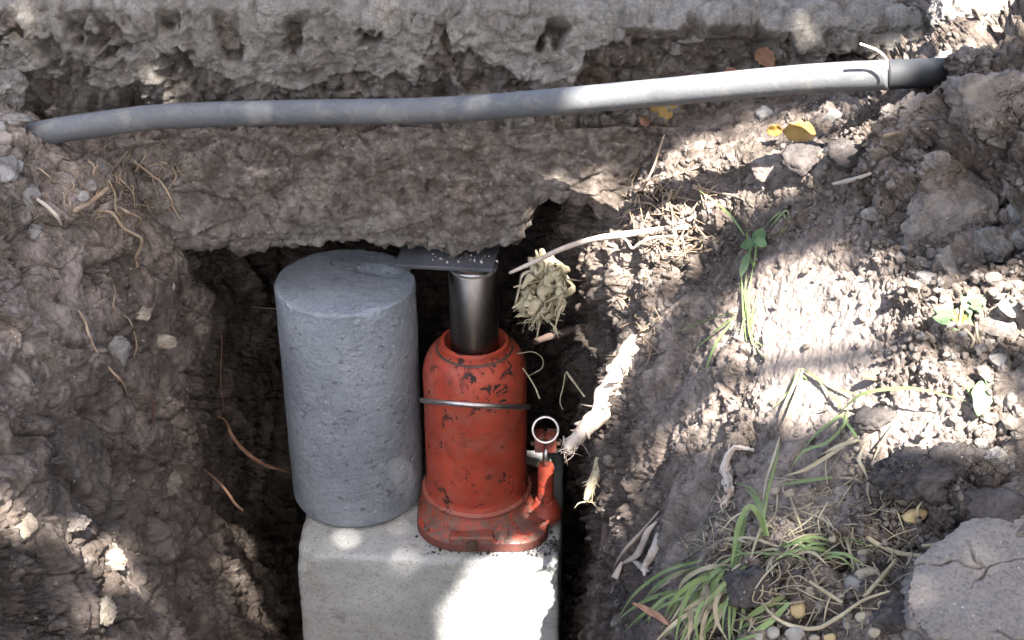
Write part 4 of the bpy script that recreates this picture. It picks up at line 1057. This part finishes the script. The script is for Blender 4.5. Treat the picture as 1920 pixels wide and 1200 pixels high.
# cracked slab of dried clay, bottom right
def slab():
    na, nr = 300, 110
    th = np.linspace(0, 2 * math.pi, na, endpoint=False); dirs = np.stack([np.cos(th), np.sin(th), th * 0], -1)
    ro = .050 * (1 + .16 * fbm(dirs, .9, 2, .5, 3) + .07 * fbm(dirs, .25, 3, .6, 4) + .02 * fbm(dirs, .06, 2, .6, 5))
    rows = []
    rad = np.linspace(0.004, 1, nr)
    for f in rad: rows.append(np.stack([np.cos(th) * ro * f * 1.28, np.sin(th) * ro * f, np.full(na, .015) - .003 * f ** 8], -1))
    for z in np.linspace(.011, -.02, 14): rows.append(np.stack([np.cos(th) * ro * 1.28 * (1.0 + .03 * math.sin(z * 200)), np.sin(th) * ro, np.full(na, z)], -1))
    q = np.array(rows).reshape(-1, 3)
    wq = q + .009 * np.stack([fbm(q, .02, 3, .6, 5), fbm(q, .02, 3, .6, 6), q[:, 0] * 0], -1); wq[:, 2] = 0
    a, b, c = worley(wq, .062, 6)
    top = q[:, 2] > .0112
    q[:, 2] += top * (.0016 * fbm(q, .02, 4, .6, 3) + .004 * fbm(q, .05, 2, .5, 9) + .0006 * fbm(q, .004, 3, .6, 11) - .004 * sstep(.028, .0, b - a) * sstep(-.05, .35, fbm(q, .03, 2, .5, 8)) + .0006 * (c - .5))
    side = ~top
    q += dirs[np.arange(len(q)) % na] * (side * (.006 * facets(q, .016, 3) + .003 * facets(q, .007, 5)))[:, None]
    F = fix_quads(grid_faces(len(rows), na, True)) + [tuple(range(na))[::-1]]
    o = poly_obj('clay_slab', q, F, M['slab'])
    p, n, t = surf(1885, 1120)
    o.location = p + np.array([.004, -.002, .003]); o.rotation_euler = (math.radians(16), math.radians(-8), math.radians(14))
    tag(o, 'smooth grey cracked slab of dried clay beside the straw', 'clay slab')
M['slab'] = soil_mat('slab_clay', (0.15, 0.13, 0.116), (0.195, 0.172, 0.155), (0.23, 0.206, 0.187), bump=.25, cracks=.15)
slab()
# pebbles in the dry grass
PEB = [(1662,920,14,11,0),(1690,945,22,12,0),(1716,970,26,14,1),(1452,921,10,8,0),(1478,926,11,9,0),(1632,1077,26,12,0),(1605,1098,22,19,2),(1543,1137,18,12,2),(1492,1143,17,16,1),(1517,1108,11,10,0),(1495,1190,21,13,2),(1450,1188,14,12,2),(1527,1198,11,8,0),(1553,1197,14,9,1),(1462,1158,13,9,0),(1620,1040,12,9,0),(1590,1170,10,12,2),(1640,1185,12,10,0),(1560,1010,9,7,0),(1500,985,10,6,0),(1618,1158,13,9,0),(1655,1135,10,8,0),(1575,1120,9,8,0),(1420,1195,11,9,2)]
for i, (x, y, a, b, m) in enumerate(PEB):
    mm = ('pebble', 'tanpebble', 'greypebble')[m]
    place_lump('pebble', x, y, a, b, mm, ('cream oval pebble lying in the dry grass of the bank', 'yellow tan pebble lying in the dry grass of the bank', 'grey pebble lying in the dry grass of the bank')[m], 'pebble',
               'pebbles in the dry grass', seed=200 + i, sub=3, amp=.3, facets=4, crumb=.02, sink=.3, thick=.8, share=200 + i % 5)
# ordinary loose clods: crumbs of the bank that can be picked out one by one
r = np.random.default_rng(21)
zones = [  # px centre, py centre, spread x, spread y, number, size range, angle set
 (1700, 500, 50, 60, 46, (6, 15)), (1760, 640, 60, 30, 16, (7, 16)), (1750, 690, 45, 32, 26, (6, 15)), (1880, 690, 40, 45, 16, (10, 24)), (1600, 390, 90, 45, 34, (5, 15)), (1500, 250, 80, 25, 14, (6, 14)),
 (1830, 560, 60, 40, 16, (9, 20)), (1880, 780, 40, 40, 10, (12, 26)), (1830, 280, 70, 70, 14, (12, 30)), (1350, 330, 60, 40, 18, (5, 11)), (1260, 430, 30, 50, 16, (5, 11)), (1700, 300, 60, 40, 14, (7, 18))]
for zx, zy, sx, sy, num, (lo, hi) in zones:
    for _ in range(num):
        x, y = r.normal(zx, sx), r.normal(zy, sy)
        if x < 1215 or x > 1930: continue
        a = lo + (hi - lo) * r.random() ** 2; b = a * r.uniform(.65, 1.0)
        place_lump('soil_crumb', x, y, a, b, 'clod' if r.random() < .8 else 'pale_clod', 'loose crumb of grey brown soil on the right bank', 'soil crumb', 'loose soil crumbs on the right bank', sub=2, amp=.45, facets=10, crumb=.12, sink=.3, thick=r.uniform(.5, .95), share=int(300 + r.integers(16)), smooth=False)
# finer crumbs nobody could count
def fine_crumbs(name, PTS, NRMS, size, seed):
    rr = np.random.default_rng(seed)
    V0, F0 = ICO[1]; n = len(PTS)
    Rm = rr.normal(size=(n, 3, 3)); Rm = np.linalg.qr(Rm)[0]
    s = size[0] + (size[1] - size[0]) * rr.random(n) ** 3
    sc = rr.uniform(.4, 1.15, (n, 1, 3)) * s[:, None, None]
    base = V0[:12] if len(V0) > 12 else V0
    jit = np.clip(1 + rr.normal(0, .30, (n, len(V0), 1)), .35, 1.8)
    V = np.einsum('nij,nkj->nki', Rm, V0[None] * jit * sc) + (PTS + NRMS * (s * .35)[:, None])[:, None, :]
    F = (np.arange(n)[:, None, None] * len(V0) + F0[None]).reshape(-1, 3)
    o = mesh_np(name, V.reshape(-1, 3), F, M['clod'], smooth=False)
    o['kind'] = 'stuff'
    return o
def pick(mask, n, seed):
    rr = np.random.default_rng(seed); idx = np.nonzero(mask)[0]
    return idx[rr.integers(0, len(idx), n)]
# icosahedra (20 faces) for the crumbs
ICO[1] = (lambda b: b)(ico(1))
vis = inview & (PX > -40) & (PX < 1960) & (PY > -60) & (PY < 1240)
den = np.clip(crumb, .05, 1)
rr = np.random.default_rng(77)
m_top = vis & (Wtop > .5) & (rr.random(len(P)) < den)
ii = pick(m_top, 6000, 1); fc1 = fine_crumbs('loose_soil', TV[ii] + rr.normal(0, .0015, (len(ii), 3)), TN[ii], (.0006, .0042), 2); tag(fc1, 'fine loose crumbs of soil scattered over the right bank', 'loose soil')
m_st = vis & (Wsteep > .4); ii = pick(m_st, 500, 3); fc2 = fine_crumbs('wall_crumbs', TV[ii], TN[ii], (.0006, .0034), 4); tag(fc2, 'fine soil grains clinging to the steep right wall', 'loose soil')
m_l = vis & (Wleft > .6) & (PX < 420); ii = pick(m_l, 1600, 5); fc3 = fine_crumbs('wall_crumbs', TV[ii], TN[ii], (.0006, .0030), 6); tag(fc3, 'fine soil grains clinging to the left pit wall', 'loose soil')
m_c = vis & (Wc > .5) & (PX > 960); ii = pick(m_c, 900, 7); fc4 = fine_crumbs('wall_crumbs', TV[ii], TN[ii], (.001, .006), 8); tag(fc4, 'soil grains clinging inside the shaded recess right of the jack', 'loose soil')
me = verge.data; n = len(me.vertices); vc = np.empty(n * 3, np.float32); me.vertices.foreach_get('co', vc); vc = vc.reshape(-1, 3)
mm = (vc[:, 1] < 1.75) & (np.abs(vc[:, 0]) < .75); ii = pick(mm, 1500, 9); fc5 = fine_crumbs('loose_soil', vc[ii].astype(float), np.tile([0, 0, 1.0], (len(ii), 1)), (.001, .007), 10); tag(fc5, 'loose crumbs of soil behind the top of the foundation', 'loose soil')
def dirt_on_block():
    rr = np.random.default_rng(31); n = 900
    x = rr.normal(.0, .045, n); y = rr.normal(1.235, .014, n)
    k = (x > -.12) & (x < .052) & (y > 1.216) & (y < 1.30) & ~((np.hypot(x + .04, y - 1.30) < .078))
    q = np.stack([x, y, np.full(n, .0004)], -1)[k]
    o = fine_crumbs('loose_soil', q, np.tile([0, 0, 1.0], (len(q), 1)), (.0004, .0026), 32); o.data.materials.clear(); o.data.materials.append(M['dark_clod']); tag(o, 'sprinkle of dark dirt on the block round the jack base', 'dirt')
    q = np.stack([rr.normal(-.052, .018, 60), rr.normal(1.298, .008, 60), np.full(60, .3226)], -1)
    o = fine_crumbs('mortar_crumbs', q, np.tile([0, 0, 1.0], (60, 1)), (.0004, .0022), 33); o.data.materials.clear(); o.data.materials.append(M['mortar']); tag(o, 'white mortar crumbs on the steel plate', 'mortar crumbs')
dirt_on_block()

# ------------------------------------------------------------------ grass
def blade(C, wd, mat, parent, inv, seed=0, fold=.25):
    n = max(8, 4 * len(C)); Q = catmull(C, n)
    T = np.gradient(Q, axis=0); T /= np.linalg.norm(T, axis=1, keepdims=True)
    rr = np.random.default_rng(seed)
    upv = np.array([rr.normal(0, .5), -.5, .85]); tw = np.linspace(0, rr.normal(0, .6), n)
    S = np.cross(T, upv); S /= np.linalg.norm(S, axis=1, keepdims=True) + 1e-9; U = np.cross(S, T)
    S2 = S * np.cos(tw)[:, None] + U * np.sin(tw)[:, None]; U2 = np.cross(S2, T)
    f = np.linspace(0, 1, n); ww = wd * .5 * np.clip(np.minimum(.55 + f * 2.2, (1 - f) * 2.6 + .04), 0.04, 1)
    V = np.stack([Q - S2 * ww[:, None] + U2 * (ww * fold)[:, None], Q, Q + S2 * ww[:, None] + U2 * (ww * fold)[:, None]], 1).reshape(-1, 3)
    o = poly_obj('blade', V, fix_quads(grid_faces(n, 3)), mat, None)
    o.parent = parent; o.matrix_parent_inverse = inv
    return o
def tuft(label, blades, wd, seed, mats=('grass',), group='grass tufts hanging over the bank'):
    P0 = pts([blades[0][0][:2]])[0]
    e = empty('grass_tuft', P0); inv = Matrix.Translation(-Vector(P0))
    rr = np.random.default_rng(seed)
    for i, b in enumerate(blades):
        m = mats[int(rr.integers(len(mats)))]
        blade(span(b), wd * .62 * rr.uniform(.55, 1.2), M[m], e, inv, seed * 50 + i)
    return tag(e, label, 'grass', group)
tuft('green grass hanging in a long bundle below the leafy seedling', [
 [(1400,640,.004),(1394,590,.010),(1392,540,.010),(1388,500,.006)], [(1408,640,.004),(1402,600,.010),(1398,550,.010),(1400,505,.006)], [(1412,645,.004),(1405,610,.012),(1404,560,.012),(1412,500,.008)],
 [(1385,585,.006),(1345,595,.016),(1300,610,.020),(1256,628,.022)], [(1380,592,.006),(1345,618,.018),(1318,642,.020),(1294,660,.022)], [(1375,600,.004),(1345,640,.012),(1328,680,.010),(1324,705,.004)],
 [(1395,440,.008),(1370,405,.014),(1340,378,.016),(1306,354,.016)], [(1405,480,.006),(1400,440,.016),(1410,430,.02)], [(1415,640,.004),(1425,665,.006),(1445,680,.004)], [(1390,620,.006),(1398,575,.014),(1385,530,.014)], [(1404,632,.006),(1412,590,.012),(1420,555,.008)]], .0042, 3)
tuft('withered curled grass stems beside the leafy seedling', [
 [(1430,440,.004),(1450,420,.014),(1462,405,.018),(1475,395,.014),(1480,415,.010),(1465,440,.006)], [(1420,445,.004),(1445,412,.014),(1465,398,.018),(1472,420,.012),(1455,450,.004)], [(1410,455,.004),(1440,440,.008),(1475,432,.006)]], .0030, 4, ('straw', 'grass'))
tuft('green tuft hanging from a runner on the sunlit slope', [
 [(1500,690,.006),(1490,720,.014),(1472,760,.014),(1462,795,.010)], [(1505,690,.006),(1498,725,.016),(1482,765,.016),(1466,798,.012)], [(1495,695,.006),(1478,735,.014),(1450,765,.012)], [(1500,700,.006),(1520,720,.008),(1500,745,.010),(1466,768,.008)],
 [(1505,690,.004),(1535,715,.008),(1560,745,.008),(1580,770,.006)], [(1420,640,.004),(1450,670,.006),(1480,690,.006),(1500,692,.006)], [(1510,695,.004),(1560,725,.006),(1615,742,.006)]], .0042, 5, ('grass', 'grass', 'straw'))
tuft('long bright blade arching right from the runner knot', [
 [(1580,768,.006),(1620,738,.014),(1690,728,.018),(1745,734,.018),(1812,752,.012)], [(1582,775,.006),(1560,790,.012),(1530,815,.014),(1500,850,.014)], [(1590,770,.006),(1580,800,.014),(1550,830,.016),(1505,848,.016),(1480,885,.010)], [(1580,780,.006),(1600,810,.010),(1615,835,.008)], [(1575,765,.004),(1570,750,.010),(1555,740,.012)]], .0046, 6)
tuft('slim green blades sloping down to the twisted dry root', [
 [(1600,820,.006),(1560,850,.014),(1510,880,.014),(1470,892,.010)], [(1610,825,.006),(1575,835,.012),(1540,852,.012)], [(1462,820,.006),(1450,860,.016),(1436,905,.018),(1428,960,.012)], [(1560,895,.004),(1510,902,.010),(1450,912,.008)], [(1625,830,.006),(1612,860,.012),(1620,880,.012),(1630,905,.008)]], .0040, 7, ('grass', 'straw'))
tuft('arched green blades rising in front of the twisted root', [
 [(1440,1000,.004),(1432,965,.016),(1412,920,.020),(1372,905,.016),(1346,900,.012)], [(1436,1005,.004),(1425,970,.018),(1405,950,.022),(1385,985,.020),(1375,1040,.016),(1365,1100,.010)], [(1425,1010,.004),(1432,965,.02),(1440,920,.022),(1458,850,.016),(1462,822,.012)], [(1440,1005,.004),(1420,945,.020),(1395,912,.016)], [(1400,960,.006),(1388,1010,.018),(1378,1060,.018),(1372,1110,.010)]], .0052, 8)
rr = np.random.default_rng(15)
bl = []
for k in range(60):
    bx = rr.uniform(1290, 1400); by = rr.uniform(1050, 1130)
    dx = rr.uniform(-170, 20); dy = rr.uniform(40, 150); c = rr.normal(0, 14)
    bl.append([(bx, by, .002), (bx + dx * .33 - c, by + dy * .25 - 8, rr.uniform(.006, .02)), (bx + dx * .68 - c, by + dy * .6 - 6, rr.uniform(.006, .024)), (bx + dx, by + dy, rr.uniform(.002, .014))])
tuft('dense green tuft spilling down at the low end of the bank', bl, .0050, 9, ('grass', 'grass', 'grass', 'straw'))
bl = []
for k in range(22):
    bx = rr.uniform(1390, 1560); by = rr.uniform(1010, 1050); a = rr.uniform(-.25, .25)
    L = rr.uniform(60, 150); s = rr.choice([-1, 1])
    bl.append([(bx, by, .004), (bx + s * L * .5, by - 10 + a * L * .5, rr.uniform(.006, .016)), (bx + s * L, by + a * L + 12, rr.uniform(.002, .01))])
tuft('flattened green and yellow grass lying across the straw', bl, .0036, 10, ('grass', 'straw', 'grass'))
tuft('broad green blades crossing below the blocky dark clod', [
 [(1475,1125,.006),(1440,1150,.010),(1400,1172,.010),(1380,1185,.006)], [(1480,1130,.004),(1445,1165,.010),(1400,1195,.008),(1360,1215,.004)], [(1470,1118,.004),(1430,1140,.010),(1388,1165,.006)], [(1420,1190,.004),(1380,1205,.010),(1340,1230,.006)]], .0075, 11)
def straw_litter():
    rr = np.random.default_rng(19); VV = []; FF = []; off = 0
    for k in range(300):
        x = rr.normal(1540, 120); y = rr.normal(1020, 70)
        if rr.random() < .25: x, y = rr.uniform(1280, 1430), rr.uniform(1010, 1180)
        if x > 1740 or y > 1230 or x < 1260: continue
        a = rr.uniform(0, math.pi); L = rr.uniform(18, 110); c = rr.normal(0, 7)
        q = []
        for f in (-.5, 0, .5):
            q.append((x + math.cos(a) * L * f - math.sin(a) * c * (abs(f) < .1), y + math.sin(a) * L * f * .7 + math.cos(a) * c * (abs(f) < .1), rr.uniform(.001, .010)))
        C = span(q)
        if np.linalg.norm(C[0] - C[-1]) > .10: continue
        V, F = tube_data(C, np.array([.0007, .0009, .0004]) * rr.uniform(.4, 1.4), 9, 5, 0, 0, .4)
        VV.append(V); FF.append(F + off); off += len(V)
    V = np.vstack(VV); F = np.vstack(FF)
    o = poly_obj('dry_straw', V, fix_quads(F), M['straw']); o['kind'] = 'stuff'
    tag(o, 'dry straw litter tangled over the low right bank', 'straw')
straw_litter()
def rim_rootlets():
    rr = np.random.default_rng(23); VV = []; FF = []; off = 0
    for k in range(110):
        x = rr.uniform(1175, 1330); y = rr.uniform(330, 480) if rr.random() < .8 else rr.uniform(480, 720)
        if y > 480: x = rr.uniform(1170, 1230)
        q = [(x, y, .001), (x + rr.normal(0, 12), y + rr.normal(0, 10), rr.uniform(.002, .007)), (x + rr.normal(0, 26), y + rr.normal(6, 18), rr.uniform(.001, .008))]
        C = pts(q, .001)
        if np.linalg.norm(C[0] - C[-1]) > .05: continue
        V, F = tube_data(C, np.array([.0006, .0007, .0003]) * rr.uniform(.6, 1.5), 9, 5)
        VV.append(V); FF.append(F + off); off += len(V)
    for k in range(70):
        x = rr.uniform(110, 340); y = rr.uniform(285, 420)
        q = [(x, y, .001), (x + rr.normal(0, 12), y + rr.normal(0, 10), rr.uniform(.002, .006)), (x + rr.normal(0, 22), y + rr.normal(10, 18), rr.uniform(.001, .006))]
        C = pts(q, .001)
        if np.linalg.norm(C[0] - C[-1]) > .05: continue
        V, F = tube_data(C, np.array([.0005, .0005, .0003]) * rr.uniform(.6, 1.4), 9, 5)
        VV.append(V); FF.append(F + off); off += len(V)
    o = poly_obj('root_hairs', np.vstack(VV), fix_quads(np.vstack(FF)), M['root_tan']); o['kind'] = 'stuff'
    tag(o, 'mat of hair fine rootlets along both rims of the pit', 'root hairs')
rim_rootlets()

# ------------------------------------------------------------------ weeds and fallen leaves
def leaf_mesh(name, outline, size, mat, loc, n, ang, parent=None, inv=None, cup=.25, nseg=10, seed=0):
    """outline: list of (along 0..1, half width); a cupped leaf with a raised midrib"""
    rr = np.random.default_rng(seed)
    al = np.array([o[0] for o in outline]); hw = np.array([o[1] for o in outline])
    t = np.linspace(0, 1, 22); wdt = np.interp(t, al, hw)
    K = 7; s = np.linspace(-1, 1, K)
    X = t[:, None] * np.ones(K) - .0; Yv = s[None, :] * wdt[:, None]
    Z = cup * (np.abs(s)[None, :] ** 1.4) * wdt[:, None] - .25 * (t[:, None] - .4) ** 2 + .03 * np.sin(t[:, None] * 14 + s[None, :] * 3 + seed) 
    V = np.stack([X, Yv, Z], -1).reshape(-1, 3) * size
    B = basis(n, ang); V = V @ B.T + loc
    F = fix_quads(grid_faces(22, K))
    o = poly_obj(name, V, F, mat)
    o.modifiers.new('thickness', 'SOLIDIFY').thickness = .0004
    if parent is not None:
        o.parent = parent; o.matrix_parent_inverse = inv
    return o
OVAL = [(0, .03), (.08, .16), (.3, .31), (.55, .34), (.8, .22), (.95, .08), (1, .01)]
LOBED = [(0, .03), (.05, .25), (.12, .42), (.2, .30), (.32, .26), (.42, .48), (.5, .50), (.58, .28), (.7, .22), (.85, .16), (1, .01)]
CURL = [(0, .02), (.12, .20), (.3, .36), (.42, .30), (.55, .38), (.68, .26), (.8, .28), (.92, .10), (1, .01)]
def up_at(px, py, lift=.008):
    p, n, t = surf(px, py); return p + n * lift, n * .4 + np.array([0, -.5, .75]) * .6
def weed(name, label, px, py, leaves, stem, mat):
    p, n, t = surf(px, py); e = empty(name, p); inv = Matrix.Translation(-Vector(p))
    for i, (lx, ly, ang, size, ol, m) in enumerate(leaves):
        q, nn = up_at(lx, ly, .010)
        leaf_mesh('leaf', ol, size, M[m], q, nn, ang, e, inv, seed=i + px)
    for s_ in stem:
        o = tube('stem', pts(s_), .0011, M[mat], None, seg=12, sides=6); o.parent = e; o.matrix_parent_inverse = inv
    return tag(e, label, 'weed')
weed('leafy_seedling', 'small green seedling with oval leaves on top of the bank', 1415, 470, [(1432,466,-1.75,.018,OVAL,'weed'),(1440,462,-.25,.017,OVAL,'weed'),(1425,455,1.4,.014,OVAL,'weed'),(1448,472,-.55,.014,OVAL,'weed'),(1408,485,1.5,.026,[(0,.05),(.3,.13),(.7,.14),(1,.02)],'paleweed')],
     [[(1418,500,.002),(1422,480,.008),(1432,466,.010)], [(1418,500,.002),(1412,488,.008),(1408,482,.010)]], 'grass')
weed('lobed_weed', 'small weed with lobed pale green leaves among clods', 1800, 600, [(1790,572,2.6,.022,LOBED,'paleweed'),(1796,580,-2.4,.020,LOBED,'paleweed'),(1775,590,-1.9,.018,LOBED,'paleweed'),(1812,585,-.3,.014,LOBED,'yellow'),(1818,600,-1.4,.012,LOBED,'weed')],
     [[(1820,650,.002),(1816,620,.008),(1806,585,.012)], [(1806,585,.012),(1795,578,.012)], [(1835,650,.002),(1826,620,.008),(1812,590,.012)]], 'straw')
weed('pale_seedling', 'pale pointed seedling leaf standing alone among dark clods', 1830, 735, [(1826,735,1.65,.030,[(0,.06),(.3,.20),(.55,.26),(.8,.16),(1,.01)],'paleweed'),(1830,738,-1.3,.016,OVAL,'paleweed')], [[(1830,750,.001),(1828,740,.006),(1826,730,.008)]], 'grass')
def dead_leaf(px, py, ang, size, mat, label, lift=.006, tilt=(0, 0, 0), cup=.6, ol=CURL, seed=0):
    q, nn = up_at(px, py, lift)
    nn = nn + np.array(tilt)
    o = leaf_mesh('fallen_leaf', ol, size, M[mat], q, nn / np.linalg.norm(nn), ang, cup=cup, seed=seed)
    return tag(o, label, 'leaf', 'fallen leaves on the bank')
dead_leaf(1300, 206, .05, .046, 'yellow', 'large yellow fallen leaf caught under the pipe', .012, (0, -.6, 0), .25, seed=1)
dead_leaf(1478, 258, .1, .016, 'yellow', 'small curled yellow leaf behind the black hollow clod', .012, (-.3, -.9, 0), .9, seed=2)
dead_leaf(1535, 272, .5, .030, 'yellow', 'pointed yellow leaf standing on the black glossy clod', .014, (.3, -.9, 0), .3, seed=3)
dead_leaf(1228, 214, .2, .014, 'drybrown', 'small rolled brown leaf stuck below the pipe', .012, (0, -.9, 0), 1.2, seed=4)
dead_leaf(1640, 722, .3, .012, 'drybrown', 'tiny brown leaf flake above the long bright blade', .005, seed=5)
dead_leaf(1262, 1192, -.3, .030, 'drybrown', 'reddish brown strip of leaf in the dense green tuft', .016, seed=6, ol=[(0, .05), (.5, .09), (1, .03)], cup=.2)
dead_leaf(1385, 135, 1.2, .022, 'drybrown', 'crumpled brown leaf tucked behind the pipe in the hollow', .008, (0, -.6, 0), .7, seed=7)
dead_leaf(1425, 100, 2.6, .026, 'drybrown', 'grey brown leaf lying in the foundation hollow', .008, (0, -.6, 0), .5, seed=8)
GL = [(0, .10), (.15, .28), (.3, .16), (.45, .30), (.6, .22), (.8, .30), (.92, .12), (1, .02)]
bpy.context.view_layer.update()
# ------------------------------------------------------------------ unseen tree overhead, its crown shaped so the gaps dapple the pit
SUNN = np.array(SUN)
dg = bpy.context.evaluated_depsgraph_get()
def hit(px, py):
    r = ray(px, py); r = r / np.linalg.norm(r)
    ok, loc, nrm, idx, ob, mat_ = scene.ray_cast(dg, Vector(CAM), Vector(r))
    return np.array(loc) if ok else at(px, py, 1.3)
# sunlit spots seen in the photograph: column, row, radius (pixels)
SPOTS = [(400,206,7),(470,208,5),(730,205,6),(905,196,6),(1130,180,26),(1200,176,30),(1270,170,34),(1340,164,36),(1410,158,38),(1480,150,40),(1550,145,40),(1620,140,34),
 (925,98,12),(905,112,8),(1510,80,14),(1527,215,24),(1560,205,18),
 (1770,25,34),(1800,60,30),(1850,25,42),(1890,10,36),(1830,85,24),(1735,110,16),
 (1410,220,14),(1370,250,14),(1330,285,34),(1390,290,30),(1290,320,28),(1300,360,32),(1270,410,34),(1250,450,30),(1240,500,26),(1225,560,9),(1215,600,9),(1200,640,9),
 (1140,730,18),(1110,790,14),(1075,830,10),(1160,690,12),
 (1120,450,12),(1060,470,12),(1180,440,14),
 (1530,500,34),(1580,510,26),(1450,560,30),(1500,570,38),(1560,600,44),(1430,600,26),
 (1500,660,30),(1560,665,40),(1620,660,26),(1590,720,26),(1530,740,30),(1640,740,26),(1700,760,36),(1750,790,36),(1800,760,30),(1690,810,28),(1850,780,26),
 (1895,505,16),(1905,425,12),(1860,560,24),(1910,620,20),
 (1480,520,36),(1540,560,40),(1610,590,36),(1480,610,40),(1540,640,44),(1600,640,36),(1470,680,26),(1530,700,34),(1590,690,34),(1460,740,18),(1660,780,30),(1720,740,30),(1310,300,30),(1280,370,34),(1262,440,30),(1240,480,26),(1375,660,16),(1385,700,18),(1360,740,16),(1340,790,14),(1395,640,14),
 (960,1120,30),(985,1090,19),(950,1170,38),(985,1150,24),(900,1150,24),(890,1190,30),(960,1195,18),(980,1060,20),(640,1014,8),(595,1034,8),(620,1030,6),
 (850,925,6),(838,975,6),
 (420,985,10),(450,1010,9),(470,1090,12),(430,1060,8),(490,1150,10),(200,1030,16),(215,1080,12),(140,985,12),(170,1160,16),(40,985,6),(320,910,5),
 (1830,1050,6),(1880,1010,6),(1560,900,10),(1700,1120,10),(1450,1000,8)]
for gx in range(1430, 1690, 26):                 # the broad sunny stretch in the middle of the right bank
    for gy in range(480, 830, 26):
        f = ((gx - 1545) / 120) ** 2 + ((gy - 590) / 110) ** 2 < 1 or ((gx - 1640) / 130) ** 2 + ((gy - 765) / 60) ** 2 < 1
        if f and not (abs((gy - 640) - (gx - 1560) * -.35) < 24 and gx > 1480):
            SPOTS.append((gx, gy, 15))
for gx, gy in ((1300, 330), (1275, 390), (1258, 430), (1240, 470), (1230, 510), (1222, 545), (1212, 585), (1203, 620), (1190, 655), (1320, 310), (1350, 290)):
    SPOTS.append((gx, gy, 22 if gy < 480 else 12))
SP = [(hit(x, y), r) for x, y, r in SPOTS]
SPP = np.array([p for p, _ in SP]); SPR = np.array([r * np.linalg.norm(p - CAM) / FPX for p, r in SP])
e1 = np.cross(SUNN, [0, 0, 1.0]); e1 /= np.linalg.norm(e1); e2 = np.cross(SUNN, e1)
def crown():
    r = np.random.default_rng(11)
    c0 = np.array([.02, 1.12, .30])
    n = 52000
    a = r.uniform(-1.45, 1.45, n); b = r.uniform(-1.15, 1.15, n)
    keep = (np.abs(a) / 1.45) ** 4 + (np.abs(b) / 1.15) ** 4 < 1 + r.normal(0, .12, n)
    a, b = a[keep], b[keep]; n = len(a)
    s = 2.5 + r.uniform(0, .75, n) + .15 * np.sin(a * 5) * np.cos(b * 4)
    c = c0 + a[:, None] * e1 + b[:, None] * e2 + s[:, None] * SUNN
    q = np.stack([SPP @ e1, SPP @ e2], -1); cc = np.stack([c @ e1, c @ e2], -1)
    dead = np.zeros(n, bool)
    for i in range(len(q)):
        dead |= np.linalg.norm(cc - q[i], axis=1) < SPR[i] * 1.15 + (.022 if SPOTS[i][2] >= 20 else .010)  # leaves left out along the sun's path to each lit spot
    c = c[~dead]; n = len(c)
    L = r.uniform(.045, .075, n)[:, None]; Wd = L * r.uniform(.26, .36, n)[:, None]
    d = r.normal(size=(n, 3)); d[:, 2] -= .5; d /= np.linalg.norm(d, axis=1, keepdims=True)
    nn = SUNN * 1.1 + r.normal(0, .55, (n, 3)); sd = np.cross(d, nn); sd /= np.linalg.norm(sd, axis=1, keepdims=True); up = np.cross(sd, d)
    V = np.stack([c - d * L / 2, c + sd * Wd + up * Wd * .25 - d * L * .08, c + d * L / 2, c - sd * Wd + up * Wd * .25 - d * L * .08], 1).reshape(-1, 3)
    k = np.arange(n)[:, None] * 4
    F = np.concatenate([k + np.array([[0, 1, 2]]), k + np.array([[0, 2, 3]])], 1).reshape(-1, 3)
    return V, F, c
CV, CF, CC = crown()
tree = empty('shade_tree', (3.3, -2.4, .5))
tag(tree, 'unseen leafy tree clear of the pit with crown gaps shaped to dapple sunlight', 'tree')
cr = mesh_np('crown', CV, CF, M['leaf'], smooth=False); cr.parent = tree; cr.matrix_parent_inverse = Matrix.Translation((-3.3, 2.4, -.5))
cr['kind'] = 'stuff'
def put(o):
    o.parent = tree; o.matrix_parent_inverse = Matrix.Translation((-3.3, 2.4, -.5)); return o
trk = put(tube('trunk', np.array([(3.3, -2.4, .38), (3.28, -2.35, 1.2), (3.2, -2.3, 2.2), (3.0, -2.15, 3.2), (2.9, -2.1, 4.2)]), [.17, .13, .12, .10, .05], M['bark'], None, 40, 16, .15, 4))
for i in range(7):
    tgt = CC[rng.integers(len(CC))] * .35 + np.array([.9, -.35, 3.0]) * .65
    st = np.array([3.1, -2.2, 2.4 + .18 * i])
    put(tube('branch', np.array([st, st * .5 + tgt * .5 + np.array([0, 0, .35]), tgt]), [.05, .03, .006], M['bark'], None, 24, 8, .12, 30 + i))
